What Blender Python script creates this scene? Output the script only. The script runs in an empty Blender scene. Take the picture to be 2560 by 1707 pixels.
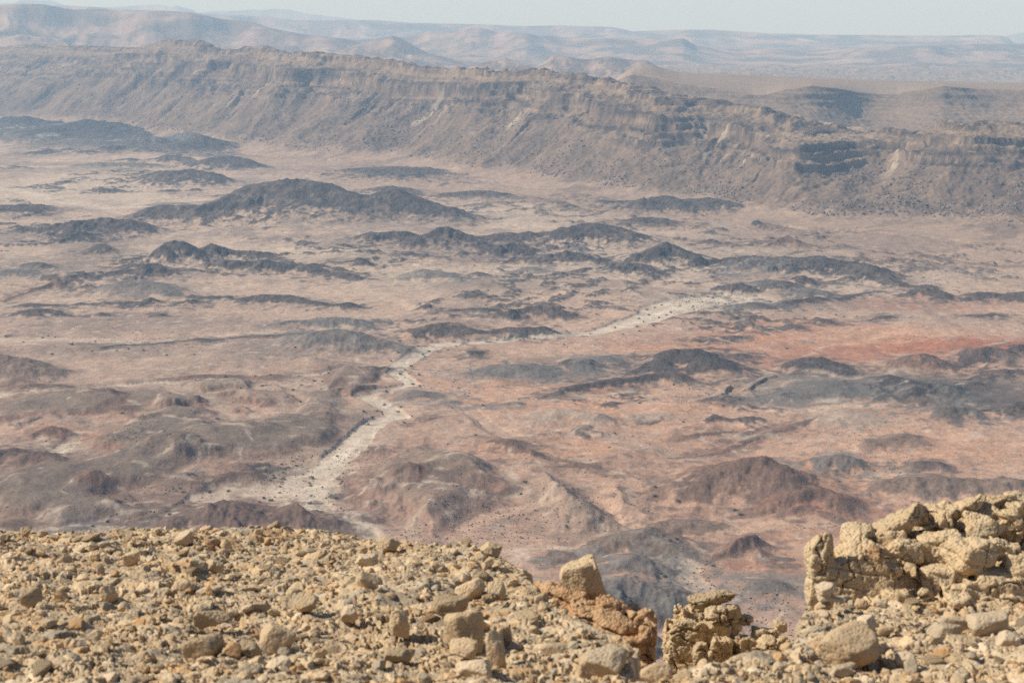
import bpy, math, random
import numpy as np
from math import radians, sin, cos, tan
from mathutils import Vector
random.seed(11)
rng = np.random.default_rng(11)
SC = bpy.context.scene
COL = SC.collection
f32 = np.float32

# ------------------------------------------------------------------ camera
H = 300.0                       # eye height above the crater floor (m)
HF = 17.5                       # half horizontal field of view
F = 1280.0/tan(radians(HF))     # focal length in photo pixels (2560 wide)
PITCH = math.atan((853.5-80.0)/F)
SP, CP = sin(PITCH), cos(PITCH)

def ray(u, v):
    a = (np.asarray(u, float)-1280.0)/F
    b = (853.5-np.asarray(v, float))/F
    return a, CP+b*SP, -SP+b*CP
def ground_point(u, v, z=0.0):
    """point of the plane at height z seen at photo pixel (u, v)"""
    dx, dy, dz = ray(u, v)
    t = (z-H)/dz
    return dx*t, dy*t
def at_distance(u, v, y):
    dx, dy, dz = ray(u, v)
    t = y/dy
    return dx*t, y, H+dz*t
def kappa(u, v):
    dx, dy, dz = ray(u, v)
    return dx/dy, -dz/dy

CROPS = dict(A=(0, 0, 2.735), B=(850, 0, 2.735), C=(1700, 0, 2.735), D=(0, 560, 2.735), E=(850, 560, 2.735),
             F=(1700, 560, 2.735), G=(0, 1130, 2.717), I=(850, 1130, 2.717), J=(1700, 1130, 2.717), W=(0, 0, .91875), S=(0, 0, 1.0))
def px(c, pts):
    ox, oy, k = CROPS[c]
    p = np.asarray(pts, float)
    return p/k+np.array([ox, oy])

# ------------------------------------------------------------------ noise
_ang = rng.uniform(0, 2*np.pi, 256)
_GX, _GY = np.cos(_ang).astype(f32), np.sin(_ang).astype(f32)
_g3 = rng.normal(size=(256, 3)); _g3 /= np.linalg.norm(_g3, axis=1)[:, None]
_g3 = (_g3*1.5).astype(f32)

def _h(ix, iy, seed, iz=None):
    h = ix.astype(np.uint32)*np.uint32(374761393)+iy.astype(np.uint32)*np.uint32(668265263)+np.uint32((seed*2246822519) & 0xffffffff)
    if iz is not None:
        h = h+iz.astype(np.uint32)*np.uint32(3266489917)
    h = (h ^ (h >> np.uint32(13)))*np.uint32(1274126177)
    return ((h ^ (h >> np.uint32(16))) & np.uint32(255)).astype(np.uint8)

def perlin(x, y, seed=0):
    xf, yf = np.floor(x), np.floor(y)
    ix, iy = xf.astype(np.int32), yf.astype(np.int32)
    fx, fy = (x-xf).astype(f32), (y-yf).astype(f32)
    u = fx*fx*fx*(fx*(fx*6-15)+10); v = fy*fy*fy*(fy*(fy*6-15)+10)
    def g(dx, dy):
        k = _h(ix+dx, iy+dy, seed)
        return _GX[k]*(fx-dx)+_GY[k]*(fy-dy)
    a, b, c, d = g(0, 0), g(1, 0), g(0, 1), g(1, 1)
    e = a+u*(b-a)
    return (e+v*(c+u*(d-c)-e))*f32(1.45)

def perlin3(p, seed=0):
    pf = np.floor(p); ip = pf.astype(np.int32); fr = (p-pf).astype(f32)
    w = fr*fr*fr*(fr*(fr*6-15)+10)
    out = np.zeros(len(p), f32)
    for dx in (0, 1):
        for dy in (0, 1):
            for dz in (0, 1):
                g = _g3[_h(ip[:, 0]+dx, ip[:, 1]+dy, seed, ip[:, 2]+dz)]
                d = g[:, 0]*(fr[:, 0]-dx)+g[:, 1]*(fr[:, 1]-dy)+g[:, 2]*(fr[:, 2]-dz)
                wt = (w[:, 0] if dx else 1-w[:, 0])*(w[:, 1] if dy else 1-w[:, 1])*(w[:, 2] if dz else 1-w[:, 2])
                out += d*wt
    return out

def fbm(x, y, lam, octv=4, gain=.5, seed=0, lac=2.03):
    s, a = 0, 1.0
    for i in range(octv):
        s = s+perlin(x/lam, y/lam, seed+i*17)*f32(a)
        lam /= lac; a *= gain
    return s
def ridged(x, y, lam, octv=3, gain=.5, seed=0):
    s, a, n = 0, 1.0, 0
    for i in range(octv):
        s = s+(1-np.abs(perlin(x/lam, y/lam, seed+i*17)))*f32(a)
        n += a; lam /= 2.1; a *= gain
    return s/n
def fbm3(p, lam, octv=4, gain=.5, seed=0):
    s, a = 0, 1.0
    for i in range(octv):
        s = s+perlin3(p/lam+i*7.31, seed+i*17)*f32(a)
        lam /= 2.05; a *= gain
    return s
def sstep(a, b, x):
    t = np.clip((x-a)/(b-a), 0, 1)
    return t*t*(3-2*t)
def lerp(a, b, t):
    return a+(b-a)*t

# ------------------------------------------------------------------ object helpers
def tag(o, label=None, cat=None, group=None, kind=None):
    if label: o['label'] = label
    if cat: o['category'] = cat
    if group: o['group'] = group
    if kind: o['kind'] = kind
    return o
def np_mesh(name, co, faces, mat=None, col=None, smooth=True):
    """mesh from numpy arrays; faces is an (n,3) or (n,4) index array"""
    me = bpy.data.meshes.new(name)
    n, k = faces.shape
    me.vertices.add(len(co)); me.loops.add(n*k); me.polygons.add(n)
    me.vertices.foreach_set('co', np.ascontiguousarray(co, f32).ravel())
    me.loops.foreach_set('vertex_index', np.ascontiguousarray(faces, np.int32).ravel())
    me.polygons.foreach_set('loop_start', np.arange(0, n*k, k, dtype=np.int32))
    me.polygons.foreach_set('use_smooth', np.full(n, smooth, bool))
    me.update(calc_edges=True)
    if col is not None:
        a = me.color_attributes.new('soil', 'FLOAT_COLOR', 'POINT')
        c = np.ones((len(co), 4), f32); c[:, :3] = col
        a.data.foreach_set('color', c.ravel())
    if mat: me.materials.append(mat)
    return me
def link(name, me, parent=None):
    o = bpy.data.objects.new(name, me); COL.objects.link(o)
    if parent: o.parent = parent
    return o
# ------------------------------------------------------------------ terrain grid: rows of distance, columns of bearing
TC = np.concatenate([np.linspace(-.62, -.336, 90, endpoint=False), np.linspace(-.336, .336, 1060), np.linspace(.336, .62, 91)[1:]])
def rows():
    out, y = [], 430.0
    for stop, step in ((1000, 1.8), (2600, 2.3), (4300, 2.3), (5400, 3.6), (7400, 7.5), (17000, 36)):
        out.append(np.arange(y, stop, step)); y = out[-1][-1]+step
    g = y*1.022**np.arange(0, 45)
    out.append(g)
    return np.concatenate(out)
YR = rows()
NR, NC = len(YR), len(TC)
Y = np.repeat(YR[:, None], NC, 1).astype(f32)
X = (YR[:, None]*TC[None, :]).astype(f32)
Rf = int(np.searchsorted(YR, 6300))      # rows that can hold crater floor
Rr = int(np.searchsorted(YR, 9500))      # rows that can hold the escarpment

def col3(r, g, b): return np.array([r, g, b], f32)
SAND = col3(.45, .335, .245); PINK = col3(.43, .287, .205); ORANGE = col3(.49, .272, .165); RED = col3(.34, .135, .075)
PALE = col3(.55, .468, .36); GRAVEL = col3(.225, .172, .138); BLACK = col3(.052, .046, .044); BROWN = col3(.125, .082, .062)
GREY = col3(.135, .122, .108); WHITE = col3(.60, .56, .50); OLIVE = col3(.182, .14, .105)

Z = np.zeros((NR, NC), f32)
C = np.zeros((NR, NC, 3), f32)
ID = np.zeros((NR, NC), np.int32)         # 0 ground, then hills, wash, ridges
NAMES = {0: ('ground', 'pinkish sandy crater floor with grey gravel flats and drainage lines', 'ground')}

# --- floor base
xf, yf = X[:Rf], Y[:Rf]
WX = fbm(xf, yf, 70, 3, .55, 101)*7; WY = fbm(xf, yf, 70, 3, .55, 202)*11
wx, wy = xf+WX, yf+WY
def floor_uv(x, y):
    """photo pixel of a crater floor point: lets plan-view patches be listed in photo pixels"""
    dy, dz = y, -H
    fwd = dy*CP-dz*SP; up = dy*SP+dz*CP
    return 1280+F*x/fwd, 853.5-F*up/fwd
n1 = fbm(xf, yf, 420, 4, .5, 1); n2 = fbm(xf, yf, 130, 4, .55, 2); n3 = fbm(xf, yf, 26, 4, .6, 3); n4 = perlin(xf/4.2, yf/5.0, 4)
nr = ridged(wx, wy, 240, 3, .55, 5)
nb = fbm(xf, yf, 11, 2, .6, 7)
fold = ridged(wx*.8+wy*.25, wy, 95, 3, .55, 71)-.65
z = n1*3.0+n2*2.0+n3*.42+np.maximum(n2, 0)*2.0+n4*.12+fold*2.0*sstep(-.3, .4, n1)
z -= sstep(.80, .97, nr)*2.0
U0, V0 = floor_uv(wx, wy)
U1 = U0+fbm(xf, yf, 300, 3, .5, 61)*60; V1 = V0+fbm(xf, yf, 300, 3, .5, 62)*16

def blob(u, v, ru, rv, soft=.6, rot=0.0, jag=.5):
    """soft patch of ground, centre and radii given in photo pixels"""
    du, dv = (U1-u)/ru, (V1-v-rot*(U1-u))/rv
    d = np.sqrt(du*du+dv*dv)+n2*.18*jag*2+n3*.12*jag*2
    return 1-sstep(1-soft, 1+soft*.4, d)
# base colour: pinkish sand, redder towards the near right, greyer to the near left
far = sstep(900, 620, V0)
c = lerp(PINK, SAND, (far*.75+.12)[..., None])
red = sstep(700, 1500, U0+n1*250)*sstep(700, 960, V0+n1*60)
c = lerp(c, lerp(ORANGE, PINK, .55), (red*.75)[..., None])
c = lerp(c, lerp(SAND, PINK, .2), (sstep(.05, .5, n1)*.30)[..., None])
# grey gravel flats: broad noise patches
gr = sstep(-.02, .34, n2*.75+n1*.6+n3*.25)*(.36+.26*far)*(1-.55*red)
c = lerp(c, GRAVEL, gr[..., None])
apply = []
def patch(colour, w, u, v, ru, rv, soft=.6, rot=0.0, jag=.5):
    global c
    k = blob(u, v, ru, rv, soft, rot, jag)*w
    c = lerp(c, colour, k[..., None])
for args in (
    # pale sand plains between the far hills
    (lerp(SAND, PALE, .35), .75, 200, 480, 330, 55), (lerp(SAND, PALE, .45), .8, 1330, 530, 190, 32), (lerp(SAND, PALE, .3), .6, 1650, 585, 230, 20),
    (lerp(SAND, PALE, .3), .55, 600, 640, 420, 30), (lerp(SAND, PALE, .3), .5, 1150, 690, 330, 34), (lerp(SAND, PALE, .3), .6, 1560, 660, 260, 40),
    (lerp(SAND, PALE, .6), .95, 1790, 752, 175, 30), (lerp(SAND, PALE, .25), .6, 2250, 690, 260, 40), (lerp(SAND, PALE, .2), .5, 1930, 640, 220, 18),
    # grey desert pavement
    (GRAVEL, .6, 150, 600, 260, 26), (GRAVEL, .65, 330, 800, 420, 26), (GRAVEL, .55, 200, 870, 330, 24), (GRAVEL, .55, 700, 880, 230, 30),
    (GRAVEL, .6, 1300, 720, 300, 16), (GRAVEL, .5, 1150, 640, 230, 14), (GRAVEL, .6, 60, 400, 200, 10), (GRAVEL, .55, 900, 620, 200, 10),
    (lerp(GRAVEL, GREY, .3), .7, 2260, 600, 380, 26), (lerp(GRAVEL, GREY, .2), .5, 2150, 760, 300, 18), (GRAVEL, .6, 1500, 905, 240, 22),
    # orange and red soils of the near right
    (ORANGE, .75, 2150, 850, 420, 40), (RED, .9, 2430, 870, 270, 34), (RED, .6, 2150, 880, 380, 22), (RED, .4, 1750, 850, 330, 20), (RED, .35, 2300, 760, 300, 20), (ORANGE, .6, 1700, 860, 230, 18), (RED, .35, 1950, 815, 240, 14),
    (ORANGE, .6, 1480, 1020, 330, 34), (ORANGE, .6, 1400, 1130, 230, 36), (lerp(SAND, ORANGE, .6), .7, 1560, 1240, 90, 40), (ORANGE, .7, 2000, 1190, 240, 60),
    (RED, .5, 2070, 1265, 230, 26), (RED, .3, 1900, 1170, 220, 25), (ORANGE, .55, 2300, 1130, 300, 44), (ORANGE, .55, 1900, 1330, 260, 44), (lerp(ORANGE, SAND, .4), .6, 1850, 1300, 120, 30),
    (RED, .5, 1950, 1400, 180, 18), (ORANGE, .5, 1150, 990, 230, 22), (ORANGE, .6, 1270, 960, 280, 12), (lerp(ORANGE, PINK, .5), .6, 1660, 1080, 230, 40),
    # dark grey-green volcanic spread
    (GREY, .85, 2150, 965, 330, 38), (GREY, .8, 2420, 990, 250, 50), (GREY, .75, 1950, 930, 200, 18), (GREY, .7, 1890, 985, 230, 18), (BLACK, .45, 2280, 975, 150, 28), (BLACK, .5, 2480, 1000, 160, 26),
    (WHITE, .5, 2370, 990, 55, 18), (WHITE, .4, 2180, 975, 25, 8), (lerp(GREY, GRAVEL, .5), .7, 1330, 935, 190, 22),
    (PALE, .4, 2060, 1015, 240, 10), (PINK, .5, 1900, 1040, 320, 16),
    # near left: brown gravel terraces with red soil between
    (OLIVE, .75, 250, 1230, 330, 90), (OLIVE, .7, 520, 1090, 290, 60), (OLIVE, .55, 200, 1010, 280, 30), (lerp(OLIVE, GRAVEL, .5), .6, 800, 1040, 120, 60), (OLIVE, .5, 430, 990, 260, 22),
    (lerp(ORANGE, RED, .3), .75, 150, 1085, 150, 26), (lerp(ORANGE, RED, .4), .7, 250, 1125, 60, 26), (lerp(ORANGE, PINK, .3), .6, 330, 1040, 150, 16), (lerp(PINK, RED, .35), .7, 620, 1180, 130, 26),
    (lerp(PINK, RED, .5), .8, 660, 1275, 110, 18), (lerp(PINK, RED, .3), .6, 420, 1250, 110, 26), (PINK, .6, 690, 990, 60, 60, .6, -.6),
    (lerp(SAND, PALE, .3), .6, 140, 1120, 90, 24), (PALE, .5, 90, 1150, 110, 10, .6, -.2), (lerp(SAND, PALE, .4), .55, 650, 960, 330, 9), (lerp(SAND, PALE, .35), .6, 560, 1075, 60, 22),
    (lerp(SAND, PALE, .45), .9, 850, 1305, 95, 34, .5, .55), (lerp(SAND, PALE, .35), .6, 760, 1215, 80, 50),
    # near centre and bottom
    (lerp(GRAVEL, GREY, .3), .75, 1950, 1440, 230, 36), (lerp(GRAVEL, PINK, .5), .6, 1900, 1530, 260, 50), (OLIVE, .6, 1500, 1330, 220, 40), (lerp(SAND, PALE, .5), .9, 1690, 1400, 52, 40, .5, .5),
    (lerp(SAND, PALE, .4), .6, 1380, 1370, 130, 10), (lerp(SAND, ORANGE, .35), .6, 1320, 1270, 170, 16), (lerp(SAND, PALE, .3), .5, 1560, 1110, 250, 12, .5, .18)):
    patch(*args)
# dark hill country at the foot of the far left slopes
for args in ((lerp(BLACK, GREY, .45), .95, 170, 335, 330, 46, .5, .08), (lerp(BLACK, GREY, .3), .9, 430, 366, 230, 26, .6, .1), (lerp(BLACK, GREY, .6), .8, 60, 290, 240, 26), (WHITE, .45, 250, 292, 95, 13), (WHITE, .4, 380, 335, 70, 8, .5, .3), (PALE, .3, 80, 300, 110, 10)):
    patch(*args)

# dark broken foothills under the far left slopes
fh = g2_ = np.exp(-((U0-190)/330)**2-((V0-322-.05*(U0-190))/44)**2)
fr = ridged(wx, wy*.8, 170, 4, .58, 81)-.55
z += fh*(fr*36+6)
c = lerp(c, lerp(BLACK, GREY, .35), (sstep(.25, .6, fh+n2*.25)*sstep(-.25, .1, fr+n3*.12)*.85)[..., None])
c = lerp(c, WHITE*.9, (sstep(.30, .6, fh)*sstep(.22, .5, n2*.7-fr*.6)*.45)[..., None])
# low ragged outcrops of dark rock breaking through the flats
ko = sstep(.76, .93, ridged(wx*.8, wy*.9, 80, 4, .6, 91)+n3*.05)*sstep(.0, .35, fbm(xf, yf, 330, 3, .5, 92)+.55*np.exp(-((V0-620)/150)**2)-.25-.6*np.exp(-((U0-1790)/190)**2-((V0-755)/34)**2)+.5*np.exp(-((U0-2250)/330)**2-((V0-980)/60)**2))
z += ko*(2.2+2.0*n3)
c = lerp(c, BLACK*1.25, (sstep(.12, .6, ko+nb*.25)*.85)[..., None])
# --- helpers on windows of the grid
def window(xmin, xmax, ymin, ymax, rmax=None):
    r0, r1 = np.searchsorted(YR, [ymin, ymax]); r1 = min(r1, rmax or Rf)
    r0 = min(r0, r1)
    t0 = min(xmin/ymin, xmin/ymax); t1 = max(xmax/ymin, xmax/ymax)
    c0, c1 = np.searchsorted(TC, [t0, t1])
    return slice(int(r0), int(r1)), slice(int(c0), int(c1))
def seg_dist(x, y, P, h=None):
    """distance to a polyline and the interpolated value h there"""
    best = np.full(x.shape, 1e9, f32); hv = np.zeros(x.shape, f32)
    for i in range(len(P)-1):
        ax, ay = P[i]; bx, by = P[i+1]
        ex, ey = bx-ax, by-ay
        t = np.clip(((x-ax)*ex+(y-ay)*ey)/max(ex*ex+ey*ey, 1e-6), 0, 1)
        d = np.hypot(x-ax-t*ex, y-ay-t*ey)
        k = d < best
        best = np.where(k, d, best)
        if h is not None: hv = np.where(k, h[i]+(h[i+1]-h[i])*t, hv)
    return best, hv
def inside(x, y, P):
    r = np.zeros(x.shape, bool); n = len(P)
    for i in range(n):
        (ax, ay), (bx, by) = P[i], P[(i+1) % n]
        k = ((ay > y) != (by > y)) & (x < (bx-ax)*(y-ay)/((by-ay) or 1e-9)+ax)
        r ^= k
    return r

# --- gravel terraces: flat-topped, steep red edges (outline in photo pixels)
def terrace(crop, pts, height, top, edge, w=.8, edge_m=9, roll=1.0):
    global z, c
    P = px(crop, pts); gx, gy = ground_point(P[:, 0], P[:, 1])
    Q = np.stack([gx, gy], 1)
    s = window(gx.min()-30, gx.max()+30, gy.min()-40, gy.max()+40)
    x_, y_ = wx[s]+n3[s]*4, wy[s]+n3[s]*5
    d, _ = seg_dist(x_, y_, np.vstack([Q, Q[:1]]))
    sd = np.where(inside(x_, y_, Q), d, -d)
    gul = (ridged(x_, y_, 22, 2, .5, 31)-.6)*5*np.exp(-np.abs(sd-edge_m)/14)
    k = sstep(-2, edge_m*1.5, sd+gul)
    hh = k*height*(.72+.28*sstep(0, 60, sd)*roll+n2[s]*.22*roll)
    z[s] += hh
    e = np.exp(-((sd-edge_m*.35)/(edge_m*.65))**2)
    c[s] = lerp(c[s], top, (sstep(-1, edge_m*1.4, sd)*w*(.85+.3*n3[s]).clip(0, 1))[..., None])
    c[s] = lerp(c[s], edge, (e*.75)[..., None])
REDEDGE = col3(.22, .12, .085)
terrace('I', [(20, 150), (60, 40), (250, 20), (420, -60), (560, -100), (720, -20), (1000, 60), (1190, 170), (1180, 260), (1000, 300), (1290, 380), (900, 500), (640, 590), (380, 500), (180, 400), (40, 270)], 15, lerp(OLIVE, GRAVEL, .2)*.84, lerp(REDEDGE, PINK, .35), .9, 24)
terrace('I', [(1250, 250), (1320, 140), (1450, 140), (1580, 230), (1780, 380), (2030, 520), (1800, 560), (1500, 560), (1350, 470), (1330, 340)], 14, lerp(OLIVE, GRAVEL, .3)*.85, lerp(OLIVE, PINK, .5), .85, 18)
terrace('I', [(1770, 240), (1900, 210), (2100, 300), (2337, 420), (2337, 500), (2140, 480), (2000, 500), (1800, 400), (1740, 300)], 8, lerp(PINK, GRAVEL, .4), lerp(SAND, ORANGE, .5), .7, 16)
terrace('D', [(850, 1380), (1000, 1310), (1250, 1280), (1440, 1290), (1400, 1360), (1440, 1440), (1700, 1400), (1950, 1310), (2250, 1310), (2352, 1330), (2352, 1480), (2200, 1520), (1950, 1600), (1500, 1650), (1000, 1640), (640, 1560), (560, 1500)], 7, OLIVE*.86, lerp(REDEDGE, OLIVE, .4), .9, 11)
terrace('G', [(0, 170), (330, 110), (620, 110), (760, 20), (1100, -60), (1480, 60), (1300, 130), (1200, 190), (1000, 260), (720, 300), (860, 390), (1000, 460), (800, 480), (420, 490), (150, 440), (-100, 420), (-200, 250)], 8, lerp(OLIVE, GRAVEL, .15)*.85, lerp(REDEDGE, OLIVE, .5), .92, 12)
terrace('D', [(-100, 1250), (200, 1180), (600, 1160), (880, 1220), (700, 1300), (300, 1330), (-100, 1360)], 5, lerp(OLIVE, GRAVEL, .3)*.85, REDEDGE, .85, 9)
terrace('D', [(1300, 1110), (1480, 1080), (1720, 1080), (1730, 1135), (1400, 1150)], 7, OLIVE, lerp(REDEDGE, OLIVE, .5), .7, 7)
terrace('D', [(1480, 1190), (1700, 1160), (1960, 1150), (1995, 1210), (1800, 1255), (1620, 1225)], 8, lerp(OLIVE, PINK, .2), REDEDGE, .7, 7)
terrace('D', [(980, 1250), (1100, 1205), (1400, 1215), (1440, 1270), (1100, 1275)], 8, lerp(OLIVE, PINK, .2), REDEDGE, .7, 7)
terrace('D', [(1560, 1285), (1640, 1250), (1770, 1290), (1700, 1310)], 4, OLIVE, REDEDGE, .6, 6)
terrace('D', [(1860, 1100), (2130, 1160), (2330, 1120), (2352, 1250), (2300, 1330), (1990, 1330), (2040, 1250)], 7, lerp(OLIVE, GRAVEL, .5), lerp(OLIVE, PINK, .5), .6, 10)
terrace('J', [(40, 690), (130, 620), (330, 600), (520, 570), (585, 630), (380, 690), (130, 720)], 7, lerp(PINK, RED, .3), lerp(REDEDGE, BROWN, .5), .7, 7)
terrace('E', [(-100, 930), (150, 960), (320, 1000), (210, 1080), (-100, 1140)], 6, lerp(OLIVE, GRAVEL, .4), BROWN, .65, 8)

# --- dry riverbeds
def wash(crop_pts, width, w=.9, depth=1.6, colour=PALE, seed=5):
    global z, c
    P = np.vstack([px(k, [p]) for k, *p in crop_pts])
    gx, gy = ground_point(P[:, 0], P[:, 1]); Q = np.stack([gx, gy], 1)
    s = window(gx.min()-80, gx.max()+80, gy.min()-80, gy.max()+80)
    wd = np.interp(np.arange(len(Q)), np.linspace(0, len(Q)-1, len(width)), width)
    d, hw = seg_dist(xf[s]+WX[s]*.45, yf[s]+WY[s]*.45, Q, wd)
    e = d/hw+n3[s]*.13+n2[s]*.10
    k = 1-sstep(.78, 1.05, e)
    z[s] = lerp(z[s], z[s]*.15, (1-sstep(.9, 2.1, d/hw))*.85)
    z[s] = lerp(z[s], n3[s]*.25-depth, k)
    braid = sstep(.72, .93, ridged(wx[s], wy[s], 34, 2, .5, 33))
    core = 1-sstep(.10, .34, d/hw+n2[s]*.5+n3[s]*.25)
    cc = lerp(lerp(colour, SAND, .52), colour*1.10, (np.maximum(braid*.7, core))[..., None])
    c[s] = lerp(c[s], cc, (k*w)[..., None])
    return s, k
WASHK = np.zeros((Rf, NC), f32)
def add_wash(*a, **k):
    s, m = wash(*a, **k)
    WASHK[s] = np.maximum(WASHK[s], m)
add_wash([('S', 930, 1420), ('S', 880, 1355), ('S', 835, 1310), ('S', 795, 1280), ('S', 765, 1258), ('S', 775, 1225), ('S', 812, 1178), ('S', 855, 1132), ('S', 905, 1082), ('S', 955, 1046), ('S', 992, 1042),
          ('S', 975, 1018), ('S', 940, 1000), ('S', 905, 985), ('S', 930, 976), ('S', 985, 969), ('S', 1028, 961), ('S', 1010, 945), ('S', 985, 928), ('S', 1000, 910), ('S', 1030, 893), ('S', 1058, 873), ('S', 1090, 862),
          ('S', 1150, 857), ('S', 1216, 852), ('S', 1307, 843), ('S', 1398, 837), ('S', 1480, 831), ('S', 1545, 815), ('S', 1600, 800), ('S', 1645, 782), ('S', 1700, 762), ('S', 1790, 748)],
         [22, 17, 14, 12, 11, 10, 9, 9, 8, 10, 12, 11, 11, 14, 24, 42])
add_wash([('S', 690, 1215), ('S', 705, 1245), ('S', 722, 1268), ('S', 760, 1262)], [6, 5], w=.8, depth=.8)
add_wash([('S', 760, 1215), ('S', 690, 1225), ('S', 600, 1222), ('S', 530, 1240), ('S', 480, 1272), ('S', 440, 1293), ('S', 340, 1307), ('S', 206, 1314), ('S', 60, 1335)], [30, 24, 16, 13, 12], w=.75, depth=1.0, colour=lerp(PALE, SAND, .3))
add_wash([('S', 830, 1170), ('S', 740, 1195), ('S', 690, 1225)], [20, 25], w=.5, depth=.4, colour=lerp(PALE, SAND, .5))
add_wash([('S', -60, 1000), ('S', 0, 988), ('S', 37, 976), ('S', 128, 971), ('S', 250, 968), ('S', 400, 955), ('S', 480, 948), ('S', 650, 946), ('S', 800, 938), ('S', 870, 926)], [9, 8, 5, 5, 7], w=.7, depth=.5)
add_wash([('S', -40, 850), ('S', 110, 849), ('S', 256, 853), ('S', 365, 856), ('S', 475, 846), ('S', 620, 832), ('S', 730, 828), ('S', 860, 820), ('S', 980, 822)], [15, 14, 10, 8, 7], w=.6, depth=.4, colour=lerp(PALE, SAND, .45))
add_wash([('S', 0, 1170), ('S', 60, 1150), ('S', 130, 1140), ('S', 175, 1110), ('S', 190, 1080)], [6, 8, 6], w=.5, depth=.4)
add_wash([('S', 1790, 1520), ('S', 1740, 1475), ('S', 1690, 1445), ('S', 1680, 1410), ('S', 1690, 1385)], [9, 14, 22], w=.7, depth=.8, colour=lerp(PALE, SAND, .3))
add_wash([('S', 2050, 1300), ('S', 1900, 1310), ('S', 1820, 1345), ('S', 1740, 1380)], [12, 14], w=.35, depth=.4, colour=lerp(PALE, ORANGE, .5))
add_wash([('S', 500, 500), ('S', 390, 515), ('S', 260, 520), ('S', 160, 505), ('S', 60, 480), ('S', -40, 465)], [18, 26, 20], w=.5, depth=.3, colour=PALE)
for pts, wd in (([('E', 2352, 1240), ('E', 1700, 1190), ('E', 1200, 1190), ('E', 700, 1130), ('E', 480, 1110)], [6, 4]), ([('I', 2337, 250), ('I', 1700, 120), ('I', 1400, 20), ('I', 1080, -150), ('I', 800, -330)], [9, 7]),
                ([('F', 100, 1200), ('F', 290, 1150), ('F', 340, 1090)], [3, 2]), ([('F', 500, 1170), ('F', 450, 1120), ('F', 560, 1040), ('F', 640, 1030)], [3, 2]),
                ([('I', 870, 510), ('I', 1000, 440), ('I', 1250, 390), ('I', 1330, 360)], [8, 6])):
    add_wash(pts, wd, w=.45, depth=.4, colour=lerp(SAND, ORANGE, .25))
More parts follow.
